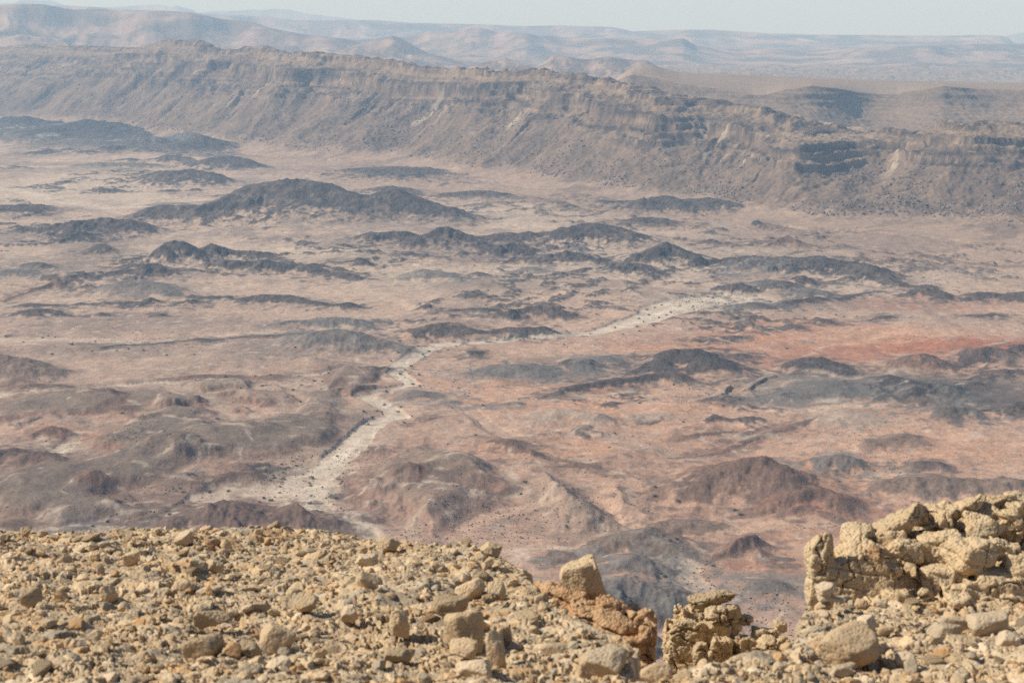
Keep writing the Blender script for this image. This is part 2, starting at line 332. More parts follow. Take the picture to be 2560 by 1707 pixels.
# ------------------------------------------------------------------ hills on the floor
# crop, crest line (photo crop pixels), foot line, kind, slope, label
K, B_, G_, O_, N_ = 'black', 'brown', 'grey', 'olive', 'sand'
HILLS = [
 ('W', [(305, 500), (360, 472), (480, 466), (540, 440), (595, 416), (650, 408), (690, 405), (740, 414), (795, 440), (845, 446), (905, 432), (960, 466), (1040, 476), (1080, 500)], 514, K, 24, 'biggest black hill on the crater floor, broad domed top with long tails'),
 ('A', [(180, 1555), (450, 1510), (700, 1490), (900, 1500), (1080, 1555)], 1610, K, 22, 'long low black hill beside the sandy plain, below the big domed hill'),
 ('D', [(350, 90), (480, 40), (560, 70), (690, 125)], 130, K, 25, None),
 ('D', [(1040, 250), (1080, 190), (1150, 130), (1200, 105), (1250, 115), (1310, 170), (1400, 240)], 264, K, 31, 'steep pyramid shaped black hill with dark skirts'),
 ('D', [(800, 245), (1000, 215), (1100, 215)], 250, K, 20, None),
 ('D', [(640, 215), (670, 155), (690, 150)], 222, K, 30, None),
 ('D', [(1310, 180), (1400, 150), (1480, 145), (1530, 165), (1620, 170), (1800, 175), (1930, 230)], 242, K, 22, 'flat black ridge joined behind the pyramid shaped hill'),
 ('D', [(1440, 270), (1560, 245), (1810, 232), (1860, 260), (1960, 290)], 328, K, 24, 'rounded black hill in front of the pyramid shaped one'),
 ('D', [(1950, 275), (2100, 270), (2200, 310), (2280, 340)], 342, K, 22, None),
 ('D', [(780, 300), (900, 268), (1080, 282), (1230, 308)], 310, K, 20, None),
 ('D', [(640, 385), (750, 340), (850, 320), (1000, 315), (1090, 308), (1145, 372)], 382, K, 22, 'low black mesa with a blunt end among pale sand'),
 ('D', [(120, 315), (200, 285), (290, 292), (375, 320)], 325, K, 22, None),
 ('D', [(-80, 330), (100, 310), (180, 325), (230, 365)], 372, G_, 20, None),
 ('D', [(10, 520), (120, 470), (250, 420), (330, 390), (385, 370), (430, 400), (520, 412)], [525, 480, 440, 425, 425, 425, 425], B_, 25, 'thin dark ridge climbing to a small pointed peak'),
 ('D', [(560, 380), (590, 355), (620, 370)], 385, K, 25, None),
 ('D', [(590, 465), (640, 415), (670, 440)], 470, B_, 18, None),
 ('D', [(690, 450), (850, 392), (960, 388), (1060, 420), (1120, 420), (1195, 485)], 495, G_, 16, 'smooth grey gravel hill with a dark steep end'),
 ('D', [(940, 545), (1000, 505), (1075, 535)], 560, K, 26, None),
 ('D', [(1210, 505), (1300, 480), (1400, 490), (1550, 485), (1600, 512)], 518, K, 22, None),
 ('D', [(1220, 552), (1300, 520), (1400, 532)], 562, K, 22, None),
 ('D', [(1620, 515), (1800, 480), (1950, 485), (2080, 515), (2240, 552)], 556, K, 18, None),
 ('D', [(2250, 545), (2352, 535), (2450, 550)], 560, K, 22, None),
 ('D', [(90, 548), (200, 530), (420, 542)], 564, K, 20, None), ('D', [(460, 545), (540, 535), (640, 552)], 560, K, 20, None), ('D', [(690, 550), (720, 536), (750, 550)], 556, K, 20, None), ('D', [(800, 542), (850, 535), (890, 550)], 556, K, 20, None),
 ('D', [(90, 610), (200, 568), (300, 575), (420, 592), (490, 615)], 628, K, 20, 'low black hill on grey gravel near the sandy wash'),
 ('D', [(590, 630), (700, 610), (760, 632)], 638, K, 20, None), ('D', [(1050, 625), (1100, 616), (1170, 628)], 632, K, 18, None),
 ('D', [(1840, 700), (2050, 650), (2200, 635), (2300, 640), (2450, 665), (2540, 715)], 718, G_, 18, 'grey hill with a rocky dark crest behind the smooth cone'),
 ('D', [(690, 845), (780, 826), (1000, 812), (1350, 778), (1450, 788), (1700, 768), (1850, 758), (2020, 765), (2280, 738)], [850, 842, 826, 805, 806, 782, 776, 775, 752], K, 20, 'thin broken line of dark rock outcrops along a pale wash'),
 ('E', [(-310, 790), (-150, 760), (0, 726), (60, 725), (130, 755), (200, 800), (300, 790), (400, 820), (475, 855)], 892, G_, 17, 'smooth grey cone shaped hill where the river bends'),
 ('D', [(-300, 960), (-100, 900), (0, 905), (60, 920), (180, 960), (320, 995), (410, 1045)], 1088, O_, 20, 'smooth brown hill with a rounded back beside a narrow wash'),
 ('D', [(70, 1110), (200, 1092), (400, 1098), (530, 1115)], 1128, B_, 20, None),
 ('D', [(1215, 1068), (1300, 1038), (1500, 1035), (1720, 1045), (1860, 1030), (1960, 1040)], 1070, B_, 14, None),
 ('D', [(690, 1210), (760, 1175), (800, 1200)], 1215, B_, 20, None),
 ('D', [(720, 1295), (800, 1258), (870, 1256), (885, 1280)], 1298, B_, 24, None),
 ('D', [(200, 1465), (240, 1412), (330, 1383), (400, 1392), (420, 1415)], 1478, B_, 27, 'small dark red hump standing on pale red sand'),
 ('G', [(-120, 10), (60, -2), (150, 25), (230, 30), (280, 50), (320, 90)], 142, B_, 22, 'dark brown hill with a rounded nose above the pale fan'),
 ('E', [(60, 100), (200, 50), (300, 60), (450, 60), (500, 105)], 132, K, 24, 'squat black hill below the long tail of the big domed hill'),
 ('E', [(480, 160), (560, 90), (660, 60), (740, 28), (800, 48), (900, 90), (990, 145)], 184, K, 25, 'rugged black hill with a pointed crest and rubble sides'),
 ('E', [(970, 110), (1050, 75), (1120, 48), (1180, 75), (1300, 58), (1420, 102)], 142, K, 20, 'low dark hill with two small bumps between bigger black hills'),
 ('E', [(1390, 45), (1600, 32), (1700, 0), (1760, -8), (1850, 8), (1960, 38), (2050, 110)], 164, K, 26, 'large black hill with a steep blunt end facing the open sand'),
 ('E', [(1000, 210), (1100, 170), (1170, 138), (1250, 168), (1345, 195)], 228, K, 22, None),
 ('E', [(1120, 245), (1300, 225), (1450, 205), (1560, 193), (1665, 245)], 284, K, 24, 'rubble covered black hill in front of the cluster of black hills'),
 ('E', [(1470, 130), (1560, 108), (1640, 125)], 150, K, 18, None), ('E', [(1480, 190), (1640, 168), (1800, 190)], 205, G_, 16, None), ('E', [(1700, 250), (1800, 235), (1870, 265)], 270, K, 22, None),
 ('E', [(1960, 250), (2100, 190), (2170, 150), (2230, 128), (2290, 155), (2380, 205), (2480, 228), (2640, 250)], 290, K, 25, 'black hill with a sharp peak and a long low tail'),
 ('E', [(1870, 320), (1990, 275), (2060, 300), (2210, 358)], 352, K, 22, None),
 ('E', [(0, 270), (130, 243), (220, 278)], 282, K, 20, None), ('E', [(-120, 330), (0, 320), (60, 342), (220, 378)], 380, K, 18, None), ('E', [(0, 150), (30, 128), (90, 155)], 165, K, 22, None),
 ('E', [(170, 200), (200, 180), (230, 205)], 208, K, 22, None), ('E', [(410, 215), (470, 203), (510, 222)], 226, K, 20, None),
 ('E', [(460, 350), (580, 318), (700, 335), (790, 365)], 398, G_, 16, None), ('E', [(765, 392), (830, 372), (880, 385)], 400, G_, 20, None), ('E', [(925, 370), (960, 348), (1030, 368)], 382, K, 24, None),
 ('E', [(1150, 320), (1300, 298), (1480, 325)], 335, G_, 12, None), ('E', [(1540, 352), (1590, 338), (1660, 355)], 358, K, 18, None),
 ('E', [(-30, 540), (50, 525), (100, 560)], 575, K, 22, None), ('E', [(-250, 690), (-100, 670), (0, 650), (100, 655), (190, 715)], 722, G_, 17, None),
 ('E', [(640, 615), (760, 603), (960, 592), (1030, 590), (1080, 622)], 624, K, 18, None),
 ('E', [(1090, 628), (1200, 590), (1300, 563), (1370, 556), (1450, 580), (1570, 638)], 662, K, 19, 'black hill with a low pointed crest alone on the sandy flat'),
 ('E', [(485, 715), (650, 680), (700, 673), (800, 698), (860, 720), (1035, 738)], 790, K, 20, 'dark layered hill close to the river, with a pale bench'),
 ('E', [(1060, 728), (1180, 705), (1280, 700), (1400, 703), (1445, 738)], 778, K, 23, 'flat topped dark hill on the edge of the pale riverbed'),
 ('E', [(1160, 948), (1200, 925), (1340, 933), (1385, 958)], 964, B_, 22, None),
 ('E', [(1475, 970), (1560, 918), (1650, 913), (1765, 972)], 992, K, 22, 'low black hump on orange ground near the dark dike'), ('E', [(1700, 925), (1800, 903), (1955, 948)], 962, G_, 16, None),
 ('E', [(1660, 1010), (1705, 998), (1750, 1015)], 1025, G_, 18, None), ('E', [(1420, 1062), (1465, 1050), (1510, 1062)], 1068, G_, 16, None),
 ('E', [(1960, 985), (2200, 950), (2300, 880), (2352, 868), (2430, 872), (2580, 918), (2640, 970)], 1018, K, 21, 'rough black rocky hill rising from grey slopes on the orange plain'),
 ('E', [(930, 1005), (1100, 968), (1200, 963), (1350, 968), (1500, 1015)], 1062, G_, 11, 'wide grey gravel dome on pink ground east of the river'),
 ('E', [(1390, 1192), (1530, 1130), (1650, 1088), (1800, 1048), (1960, 1048), (2100, 1008), (2300, 1008), (2360, 1030)], [1196, 1152, 1135, 1112, 1100, 1075, 1072, 1070], K, 26, 'dark dike of broken rock running aslant across orange soil'),
 ('E', [(430, 1205), (560, 1158), (680, 1195), (800, 1232)], 1225, G_, 10, None), ('E', [(1050, 1232), (1180, 1213), (1250, 1235)], 1245, G_, 12, None),
 ('E', [(555, 1362), (590, 1336), (635, 1348)], 1374, B_, 28, None), ('E', [(1320, 1370), (1440, 1305), (1500, 1290), (1700, 1325), (1760, 1365)], 1390, N_, 10, None), ('E', [(1980, 1330), (2120, 1300), (2250, 1340)], 1360, N_, 8, None),
 ('E', [(1060, 1495), (1180, 1478), (1290, 1545)], 1560, B_, 16, None), ('E', [(880, 885), (920, 862), (960, 885)], 892, K, 18, None),
 ('E', [(-20, 1140), (100, 1100), (210, 1100)], 1160, B_, 22, None), ('E', [(230, 1000), (290, 968), (325, 975)], 1002, K, 20, None),
 ('F', [(580, 165), (660, 108), (720, 90), (780, 113), (850, 155)], 168, B_, 28, 'small dark peak with a pale shoulder below the escarpment'),
 ('F', [(370, 138), (500, 124), (610, 114)], 142, K, 18, None), ('F', [(70, 145), (180, 118), (345, 140)], 150, K, 16, None), ('F', [(1025, 155), (1110, 136), (1205, 160)], 168, K, 20, None),
 ('F', [(430, 280), (520, 225), (700, 225), (850, 240), (960, 242), (1060, 300)], 348, K, 19, 'broad flat black hill beside a bushy sand plain'),
 ('F', [(280, 295), (350, 275), (410, 298)], 302, K, 18, None), ('F', [(280, 335), (400, 312), (500, 330), (580, 305), (640, 325)], 342, G_, 15, None), ('F', [(240, 365), (300, 350), (370, 370)], 378, G_, 14, None),
 ('F', [(1050, 290), (1180, 262), (1300, 300), (1400, 350), (1500, 402), (1690, 400), (1705, 445)], [330, 350, 410, 430, 440, 448, 455], K, 22, 'long black ridge stepping down towards the sandy plain'),
 ('F', [(1590, 460), (1680, 438), (1780, 480), (1840, 515), (1920, 522)], 525, K, 22, None),
 ('F', [(1570, 220), (1640, 195), (1720, 215), (1870, 234)], 238, K, 22, None), ('F', [(1195, 248), (1240, 224), (1265, 245)], 258, K, 24, None), ('F', [(1340, 255), (1420, 234), (1570, 238)], 268, B_, 18, None),
 ('F', [(1650, 290), (1690, 276), (1740, 298)], 302, K, 18, None), ('F', [(2040, 275), (2085, 262), (2200, 280), (2352, 272)], 285, K, 16, None), ('F', [(1860, 310), (1900, 296), (1950, 315)], 320, G_, 15, None),
 ('F', [(225, 458), (300, 415), (400, 398), (450, 418), (500, 470)], 482, K, 26, 'steep black hill shaped like a loaf beside green bushes'),
 ('F', [(570, 460), (640, 400), (700, 388), (810, 448)], 474, K, 24, None), ('F', [(440, 405), (600, 380), (735, 385)], 430, G_, 18, None), ('F', [(735, 385), (820, 353), (890, 375), (950, 418)], 428, K, 23, 'dark pointed hill behind the bushy sand plain'),
 ('F', [(790, 490), (900, 440), (960, 450), (1050, 495)], 505, G_, 18, None), ('F', [(680, 565), (730, 518), (820, 508), (940, 493), (1010, 500), (1170, 478), (1300, 462)], [580, 578, 570, 540, 520, 500, 478], K, 22, None),
 ('F', [(330, 595), (420, 545), (520, 530), (630, 550)], 596, G_, 15, None), ('F', [(540, 590), (600, 572), (660, 585)], 598, K, 16, None),
 ('F', [(1930, 525), (2060, 460), (2200, 465), (2352, 452), (2500, 470)], 520, K, 22, 'flat dark ridge beyond pale gullies at the edge of the plain'),
 ('F', [(65, 797), (105, 783), (130, 797)], 800, K, 30, None), ('F', [(165, 788), (190, 776), (215, 788)], 797, K, 30, None), ('F', [(275, 772), (310, 743), (345, 765), (370, 733), (408, 768)], 776, K, 34, None),
 ('F', [(560, 732), (600, 714), (630, 728)], 736, K, 28, None), ('F', [(655, 714), (780, 682), (795, 702)], 718, K, 26, None), ('F', [(925, 682), (1000, 658), (1055, 682)], 690, K, 26, None), ('F', [(1305, 655), (1400, 630), (1480, 652)], 660, K, 24, None),
 ('F', [(1950, 642), (2100, 625), (2170, 613), (2215, 640)], 646, K, 22, None), ('F', [(335, 645), (360, 630), (385, 640)], 650, K, 24, None),
 ('F', [(135, 865), (200, 843), (268, 858)], 870, K, 22, None), ('F', [(360, 895), (420, 883), (470, 912)], 916, K, 22, None), ('F', [(-20, 930), (100, 905), (240, 915), (300, 975)], 1022, K, 20, None),
 ('F', [(720, 960), (850, 915), (920, 903), (1040, 930), (1100, 960), (1230, 1025)], [990, 995, 1000, 1010, 1020, 1032], K, 21, 'black crag with a rounded summit at the edge of the red plain'), ('F', [(835, 985), (890, 958), (950, 992)], 1002, K, 24, None),
 ('F', [(1430, 960), (1560, 905), (1630, 880), (1720, 915), (1860, 958), (1920, 965)], 1005, B_, 22, 'dark rocky pyramid on the red plain, streaked with pale rubble'),
 ('F', [(1900, 965), (2000, 910), (2100, 868), (2180, 868), (2225, 918)], 970, K, 24, 'slanting black crag rising from deep red soil'), ('F', [(2200, 885), (2352, 832), (2500, 830)], 900, K, 24, None),
 ('F', [(1355, 1065), (1410, 1038), (1465, 1058)], 1092, K, 25, None), ('F', [(1480, 1190), (1600, 1140), (1700, 1095), (1800, 1083), (1880, 1135)], 1205, K, 23, 'jagged black outcrop above a pale gully in grey ground'),
 ('F', [(1315, 1215), (1390, 1173), (1465, 1208)], 1225, K, 24, None), ('F', [(1590, 1245), (1680, 1200), (1735, 1232)], 1250, B_, 24, None), ('F', [(1870, 1225), (2000, 1172), (2065, 1190)], 1232, G_, 18, None),
 ('F', [(2080, 1270), (2250, 1235), (2352, 1215), (2500, 1215)], 1330, K, 20, 'dark volcanic hill at the edge of the pale gullies'), ('F', [(1660, 1285), (1830, 1240), (1960, 1262), (2120, 1345)], 1350, G_, 20, 'smooth charcoal hill with a crisp dark front on the sand'), ('F', [(1790, 1345), (1830, 1325), (1870, 1350)], 1362, K, 22, None),
 ('F', [(490, 1195), (620, 1165), (750, 1128), (830, 1135)], [1210, 1205, 1190, 1175], G_, 14, None), ('F', [(850, 1125), (1000, 1083), (1200, 1120), (1350, 1180)], 1200, G_, 12, 'low grey dome in the dark volcanic ground'),
 ('F', [(1980, 1060), (2200, 1010), (2352, 1040)], 1090, K, 14, None), ('F', [(1960, 1115), (2040, 1098), (2080, 1112)], 1125, K, 18, None),
 ('F', [(60, 1560), (280, 1500), (500, 1440), (650, 1395), (850, 1320), (1000, 1285), (1120, 1276), (1300, 1305)], [1572, 1520, 1462, 1420, 1350, 1312, 1296, 1318], B_, 20, 'straight low dike of rough stones crossing the orange plain'),
 ('F', [(0, 1455), (200, 1420), (380, 1400)], [1468, 1434, 1412], B_, 18, None),
 ('F', [(1050, 1345), (1130, 1290), (1200, 1298), (1360, 1380)], 1402, N_, 11, None), ('F', [(1290, 1510), (1350, 1455), (1500, 1430), (1670, 1490)], 1525, O_, 14, 'low grey brown mound with dark gravel streaks on pink sand'), ('F', [(1000, 1590), (1100, 1525), (1200, 1590)], 1600, N_, 16, None),
 ('J', [(20, 275), (200, 130), (340, 62), (430, 28), (550, 28), (615, 90), (700, 185), (730, 235)], 330, B_, 23, 'large dark red cone hill with furrowed sides, the tallest near the outcrop'),
 ('J', [(620, 330), (780, 280), (880, 260), (950, 248), (1000, 260), (1080, 320), (1200, 378)], 414, B_, 24, 'dark red cone hill in front of the larger red cone'),
 ('J', [(1330, 258), (1440, 200), (1600, 172), (1750, 153), (1900, 160), (2100, 165), (2337, 188), (2500, 240)], 304, O_, 20, 'long dark striped hill on orange ground above the pitted outcrop'),
 ('J', [(1580, 92), (1650, 68), (1740, 73), (1810, 104)], 128, K, 24, 'small black mound like an overturned saucer on orange sand'),
 ('J', [(940, 75), (1000, 10), (1100, -14), (1190, 18), (1215, 60)], 134, G_, 25, 'grey ribbed hill with a pale base between red cones'),
 ('J', [(230, 690), (330, 625), (420, 580), (500, 568), (590, 632)], 690, B_, 30, 'red brown hump with a steep dark face on the near sand'),
 ('J', [(-160, 460), (-20, 420), (60, 408), (140, 460), (205, 545)], 585, O_, 20, None), ('J', [(560, 720), (650, 700), (760, 715)], 725, O_, 12, None), ('J', [(640, 765), (740, 742), (820, 752)], 768, O_, 12, None),
 ('J', [(450, 970), (620, 900), (750, 950)], 990, G_, 16, None),
 ('I', [(1500, 100), (1600, 68), (1700, 72), (1770, 100)], 126, B_, 22, None), ('I', [(2180, 250), (2280, 210), (2400, 230)], 280, B_, 20, None), ('I', [(1180, 0), (1300, -10), (1450, 40)], 60, B_, 22, None),
 ('I', [(1040, 290), (1120, 258), (1200, 245)], 300, B_, 28, None), ('I', [(440, 190), (490, 160), (560, 215), (575, 270)], 280, B_, 30, None),
 ('I', [(1660, 680), (1760, 650), (1900, 565), (2010, 548), (2110, 528), (2160, 560), (2230, 600)], 735, O_, 20, 'brown stepped mound with a sharp shaded crest near the pale wash'),
 ('I', [(1370, 730), (1500, 690), (1650, 720), (1800, 770)], 780, O_, 14, None),
 ('I', [(1820, 800), (1900, 745), (1970, 703), (2060, 745), (2150, 780), (2215, 860)], 872, G_, 23, 'dark grey hill with a black cliff end beside green shrubs'),
 ('I', [(1600, 960), (1780, 885), (1900, 860), (2050, 890), (2280, 1010), (2400, 1120)], 1200, G_, 22, 'large smooth charcoal hill seen through the gap in the rim'),
 ('G', [(860, 520), (1000, 468), (1110, 448), (1240, 525)], 555, G_, 22, 'grey gravel hill just behind the stony rim'),
 ('G', [(1230, 500), (1380, 420), (1450, 368), (1530, 368), (1600, 382), (1700, 452), (1800, 545), (1840, 580)], 600, B_, 22, 'dark red hill with a rounded cap behind the stony rim'),
 ('G', [(1830, 450), (1900, 402), (2030, 343), (2100, 373), (2180, 420), (2225, 450), (2330, 560)], 585, B_, 27, 'furrowed dark red pyramid beside the braided riverbed'),
 ('G', [(1430, 215), (1500, 170), (1570, 150), (1700, 160), (1780, 185)], 218, B_, 22, None), ('G', [(1160, 375), (1220, 352), (1320, 365)], 395, B_, 24, None), ('G', [(1230, 245), (1320, 215), (1400, 215)], 250, B_, 16, None),
 ('G', [(580, 235), (640, 185), (740, 215), (800, 240)], 270, B_, 28, None), ('G', [(380, 540), (500, 500), (570, 525)], 560, G_, 22, None), ('G', [(-60, 470), (80, 440), (160, 480)], 545, B_, 22, None),
 ('G', [(880, 465), (1000, 425), (1080, 440)], 475, B_, 24, None), ('G', [(760, 290), (850, 300), (950, 390)], [310, 340, 410], B_, 24, None),
 # far left, at the foot of the slopes
 ('A', [(510, 1130), (700, 1115), (980, 1115), (1045, 1145)], 1158, G_, 20, 'grey flat topped ridge far off on the pale plain'), ('A', [(1065, 1105), (1130, 1063), (1200, 1070), (1228, 1105)], 1118, K, 26, None),
 ('A', [(1280, 1108), (1450, 1070), (1560, 1063), (1700, 1090), (1860, 1155)], 1162, K, 20, 'black whaleback hill far off beyond the big domed hill'), ('A', [(1500, 1140), (1620, 1130), (1720, 1162)], 1168, K, 20, None),
 ('A', [(1030, 1185), (1150, 1170), (1300, 1158), (1430, 1173), (1535, 1270)], 1278, K, 22, 'dark hill with a steep end between pale flats and the big domed hill'),
 ('A', [(640, 1298), (700, 1276), (780, 1290), (950, 1308)], 1310, K, 18, None), ('A', [(0, 1425), (150, 1408), (200, 1424), (300, 1474)], 1480, K, 16, None), ('A', [(1060, 1400), (1200, 1385), (1290, 1400)], 1410, G_, 14, None),
 ('A', [(-60, 850), (60, 830), (150, 825), (250, 870)], 885, K, 18, None), ('A', [(380, 905), (500, 872), (600, 862), (760, 890), (920, 935)], 960, K, 14, 'dark ragged hill below whitish badlands far to the side'),
 ('A', [(920, 995), (1000, 958), (1080, 956), (1155, 1002)], 1010, K, 22, None), ('A', [(1335, 1035), (1355, 958), (1400, 938), (1490, 1005)], 1038, K, 26, None), ('A', [(1150, 985), (1230, 920), (1310, 918), (1345, 960)], 1005, G_, 26, None),
 ('A', [(720, 1030), (770, 1012), (820, 1040)], 1045, K, 22, None), ('A', [(180, 1050), (300, 1030), (400, 1045)], 1060, K, 16, None), ('A', [(560, 1050), (600, 1035), (650, 1055)], 1060, K, 20, None), ('A', [(850, 1090), (890, 1075), (930, 1100)], 1105, K, 20, None),
 ('A', [(250, 1000), (480, 960), (700, 1010)], 1030, G_, 14, None),
 ('B', [(220, 1190), (300, 1160), (370, 1140), (480, 1155), (660, 1220)], 1238, K, 10, None), ('B', [(270, 1290), (360, 1268), (570, 1335)], 1340, K, 16, None),
 ('B', [(700, 1345), (740, 1310), (850, 1303), (950, 1300), (1050, 1308), (1150, 1350), (1290, 1362)], 1370, K, 20, 'thin black ridge curving beside the bright sand flat'), ('B', [(1290, 1360), (1450, 1380), (1600, 1420), (1710, 1455)], [1372, 1394, 1434, 1464], K, 20, None),
 ('B', [(2100, 1430), (2160, 1380), (2220, 1348), (2290, 1385), (2410, 1370), (2520, 1362), (2700, 1425)], 1470, K, 22, 'twin topped black hill close below the escarpment'), ('B', [(1960, 1520), (2100, 1490), (2200, 1500), (2280, 1555)], 1560, K, 20, None),
 ('B', [(1790, 1400), (1840, 1384), (1900, 1402)], 1415, K, 16, None), ('B', [(970, 1415), (1000, 1400), (1020, 1415)], 1422, G_, 18, None), ('B', [(880, 1455), (900, 1442), (920, 1455)], 1462, K, 22, None),
 ('C', [(500, 1545), (580, 1525), (700, 1548), (850, 1570)], 1572, K, 16, None), ('C', [(780, 1480), (850, 1465), (900, 1485)], 1492, G_, 18, None), ('C', [(1360, 1535), (1430, 1480), (1490, 1500)], 1540, G_, 18, None),
]
HCOL = dict(black=BLACK, brown=BROWN, grey=GREY, olive=lerp(OLIVE, BROWN, .45), sand=lerp(SAND, GRAVEL, .45))
rock = ridged(xf, yf, 15, 3, .6, 41)-.62
ridge2 = ridged(wx, wy, 46, 2, .5, 47)-.65
HH = np.zeros((Rf, NC), f32)
ZB = z.copy()
for k, (crop, crest, foot, kind, slope, label) in enumerate(HILLS, 1):
    P = px(crop, crest)
    ft = px(crop, [(0, f) for f in (foot if isinstance(foot, list) else [foot])])[:, 1]
    ft = np.full(len(P), ft[0]) if len(ft) == 1 else ft.copy()
    ft = np.maximum(ft, P[:, 1]+.6)
    if len(P) > 2:                                # the crest comes down to the ground at both ends
        for q in (0, -1):
            if -20 < P[q, 0] < 2580: ft[q] = P[q, 1]+.4+(ft[q]-P[q, 1])*.42
    gx, gy = ground_point(P[:, 0], ft)
    kx, kz = kappa(P[:, 0], P[:, 1])
    steep = label and any(w in label for w in ('cone', 'pyramid', 'peak', 'loaf', 'pointed', 'hump', 'charcoal', 'domed'))
    tg = tan(radians(slope*(1 if steep else (.62 if crop in 'AB' else .74) if kind in (K, G_) else .88)))
    h = np.maximum((H-gy*kz)/(1+kz/tg), .4)
    yc = gy+h/tg; xc = kx*yc
    Q = np.stack([xc, yc], 1)
    pad = h.max()/tg*1.5+14
    s = window(xc.min()-pad, xc.max()+pad, yc.min()-pad, yc.max()+pad)
    rough = (.3 if label and ('domed' in label or 'charcoal' in label) else .8) if kind == K else .45 if not (label and ('dike' in label or 'ridge' in label)) else 1.0; cone = kind == B_ and label and ('cone' in label or 'pyramid' in label or 'cap' in label); ex = 1.3 if kind == K else 2.0 if cone else 1.5
    sc_ = min(1.0, .35+h.max()/12)
    x_, y_ = xf[s]+WX[s]*.75*sc_+n3[s]*5.0*sc_, yf[s]+WY[s]*.75*sc_+n3[s]*6.0*sc_
    gul = ridged(x_, y_, max(9, h.max()*.9), 2, .5, 43)-.6
    wide = 1.2 if kind == K else 1.65 if cone else 1.22
    hh = np.zeros(x_.shape, f32); mid = hh.copy(); hv = np.full(x_.shape, .1, f32); near = np.full(x_.shape, 9., f32)
    for i in range(max(1, len(Q)-1)):             # each stretch of crest casts its own slope; the highest wins
        ds, hs = seg_dist(x_, y_, Q[i:i+2], h[i:i+2])
        Rs = hs/tg*wide+3
        r = np.sqrt(ds*ds+(Rs*.06)**2)/Rs-.015
        pr_ = np.clip(1-r, 0, 1)**ex
        mid = np.maximum(mid, pr_); near = np.minimum(near, ds/(Rs*1.9+24))
        k_ = hs*pr_ > hh; hh = np.where(k_, hs*pr_, hh); hv = np.where(k_, hs, hv)
    hh = hh+hh*gul*(.40*rough if not cone else .30)*(1-mid)+sstep(0, .3, mid)*rough*rock[s]*np.minimum(hv*.20, 3.0)
    hh = np.maximum(hh+np.minimum(hh, 10)*(.36*rock[s]+.22*ridge2[s])*rough*sstep(0, .35, mid), 0)
    new = hh > HH[s]
    HH[s] = np.maximum(HH[s], hh)
    m = sstep(.08, .34, mid+n3[s]*.26+nb[s]*.22+n2[s]*.10)*(1-.45*sstep(.15, .5, n2[s]*.6+n3[s]*.5)*(1-mid))
    m = m*new
    hc = HCOL[kind]
    # hill skin: dark rock with paler rubble chutes
    chute = sstep(.10, .42, gul)*.35*(1 if kind != 'sand' else 0)
    cc = lerp(hc, lerp(c[s], hc, .45), chute[..., None])
    if kind == B_:
        cc = lerp(cc, col3(.20, .105, .07), (sstep(-.1, .5, n3[s])*.5)[..., None])
    c[s] = lerp(c[s], cc, (m*.94)[..., None])
    if kind in (K, B_, G_):
        ap = np.clip(1-near, 0, 1)*(1-m)
        c[s] = lerp(c[s], hc*1.15, (sstep(.25, .75, ap*.9+nb[s]*.35+n3[s]*.32+n4[s]*.15-.10)*.72)[..., None])
    if label:
        b = new & (mid > .10) & (hh > .5)
        ID[:Rf][s] = np.where(b, k, ID[:Rf][s])
        NAMES[k] = ('hill', label, 'hill')
z += HH
# stony speckle and pale drainage threads on the flats
flat = 1-sstep(.4, 3, HH)
dr = np.maximum(ridged(wx, wy, 120, 3, .6, 51), ridged(wx+n3*2, wy, 48, 2, .5, 53)*.985)
pur = sstep(.12, .5, fbm(wx, wy, 120, 3, .55, 55)+.25*n3)*sstep(620, 900, V0)*(1-.5*red)*flat*(1-WASHK)
PM = np.exp(-((U0-1800)/170)**2-((V0-752)/30)**2)+np.exp(-((U0-1330)/190)**2-((V0-530)/30)**2)+np.exp(-((U0-200)/300)**2-((V0-480)/45)**2)+np.exp(-((U0-2380)/260)**2-((V0-870)/36)**2)
c = lerp(c, col3(.20, .135, .10), (pur*.22*(1-np.clip(PM*1.4, 0, 1)))[..., None])
c = lerp(c, lerp(SAND, PALE, .4), (sstep(.88, .97, dr)*.6*flat*(1-WASHK))[..., None])
spk = sstep(.28, .70, nb+n4*.6+n3*.2)*flat*(1-WASHK)
c = lerp(c, GRAVEL*.8, (spk*.38)[..., None])
c *= np.clip(1+n3*.15+nb*.14+n4*.10, .5, 1.5)[..., None]
WID = len(HILLS)+1
ID[:Rf] = np.where((WASHK > .5) & (HH < .5), WID, ID[:Rf])
NAMES[WID] = ('riverbed', 'pale winding bed of the dry river with its side channels', 'riverbed')
Z[:Rf] = z; C[:Rf] = c
Z[Rf:] = 0; C[Rf:] = SAND
# ------------------------------------------------------------------ the escarpment across the crater
RID, RIM, FARID = WID+1, WID+2, WID+3
A0 = np.array([611., 2560.]); e_ = np.array([-.635, .7725]); n_ = np.array([.7725, .635])
r0 = int(np.searchsorted(YR, 1750)); sl = (slice(r0, Rr), slice(0, NC))
xr, yr = X[sl], Y[sl]
wxr = fbm(xr, yr, 160, 3, .5, 301)*16
S_ = (xr-A0[0])*e_[0]+(yr-A0[1])*e_[1]; T_ = (xr-A0[0])*n_[0]+(yr-A0[1])*n_[1]
def st(x, y): return (x-A0[0])*e_[0]+(y-A0[1])*e_[1], (x-A0[0])*n_[0]+(y-A0[1])*n_[1]
FOOT = [(2560, 632), (2400, 612), (2250, 594), (2120, 578), (1990, 572), (1900, 556), (1700, 526), (1500, 500), (1200, 455), (1000, 425), (850, 402), (650, 392), (450, 368), (330, 348), (150, 322), (0, 312)]
fp = np.array(FOOT, float); fx_, fy_ = ground_point(fp[:, 0], fp[:, 1])
fs, ft_ = st(fx_, fy_); o = np.argsort(fs)
T0 = np.interp(S_, fs[o], ft_[o])
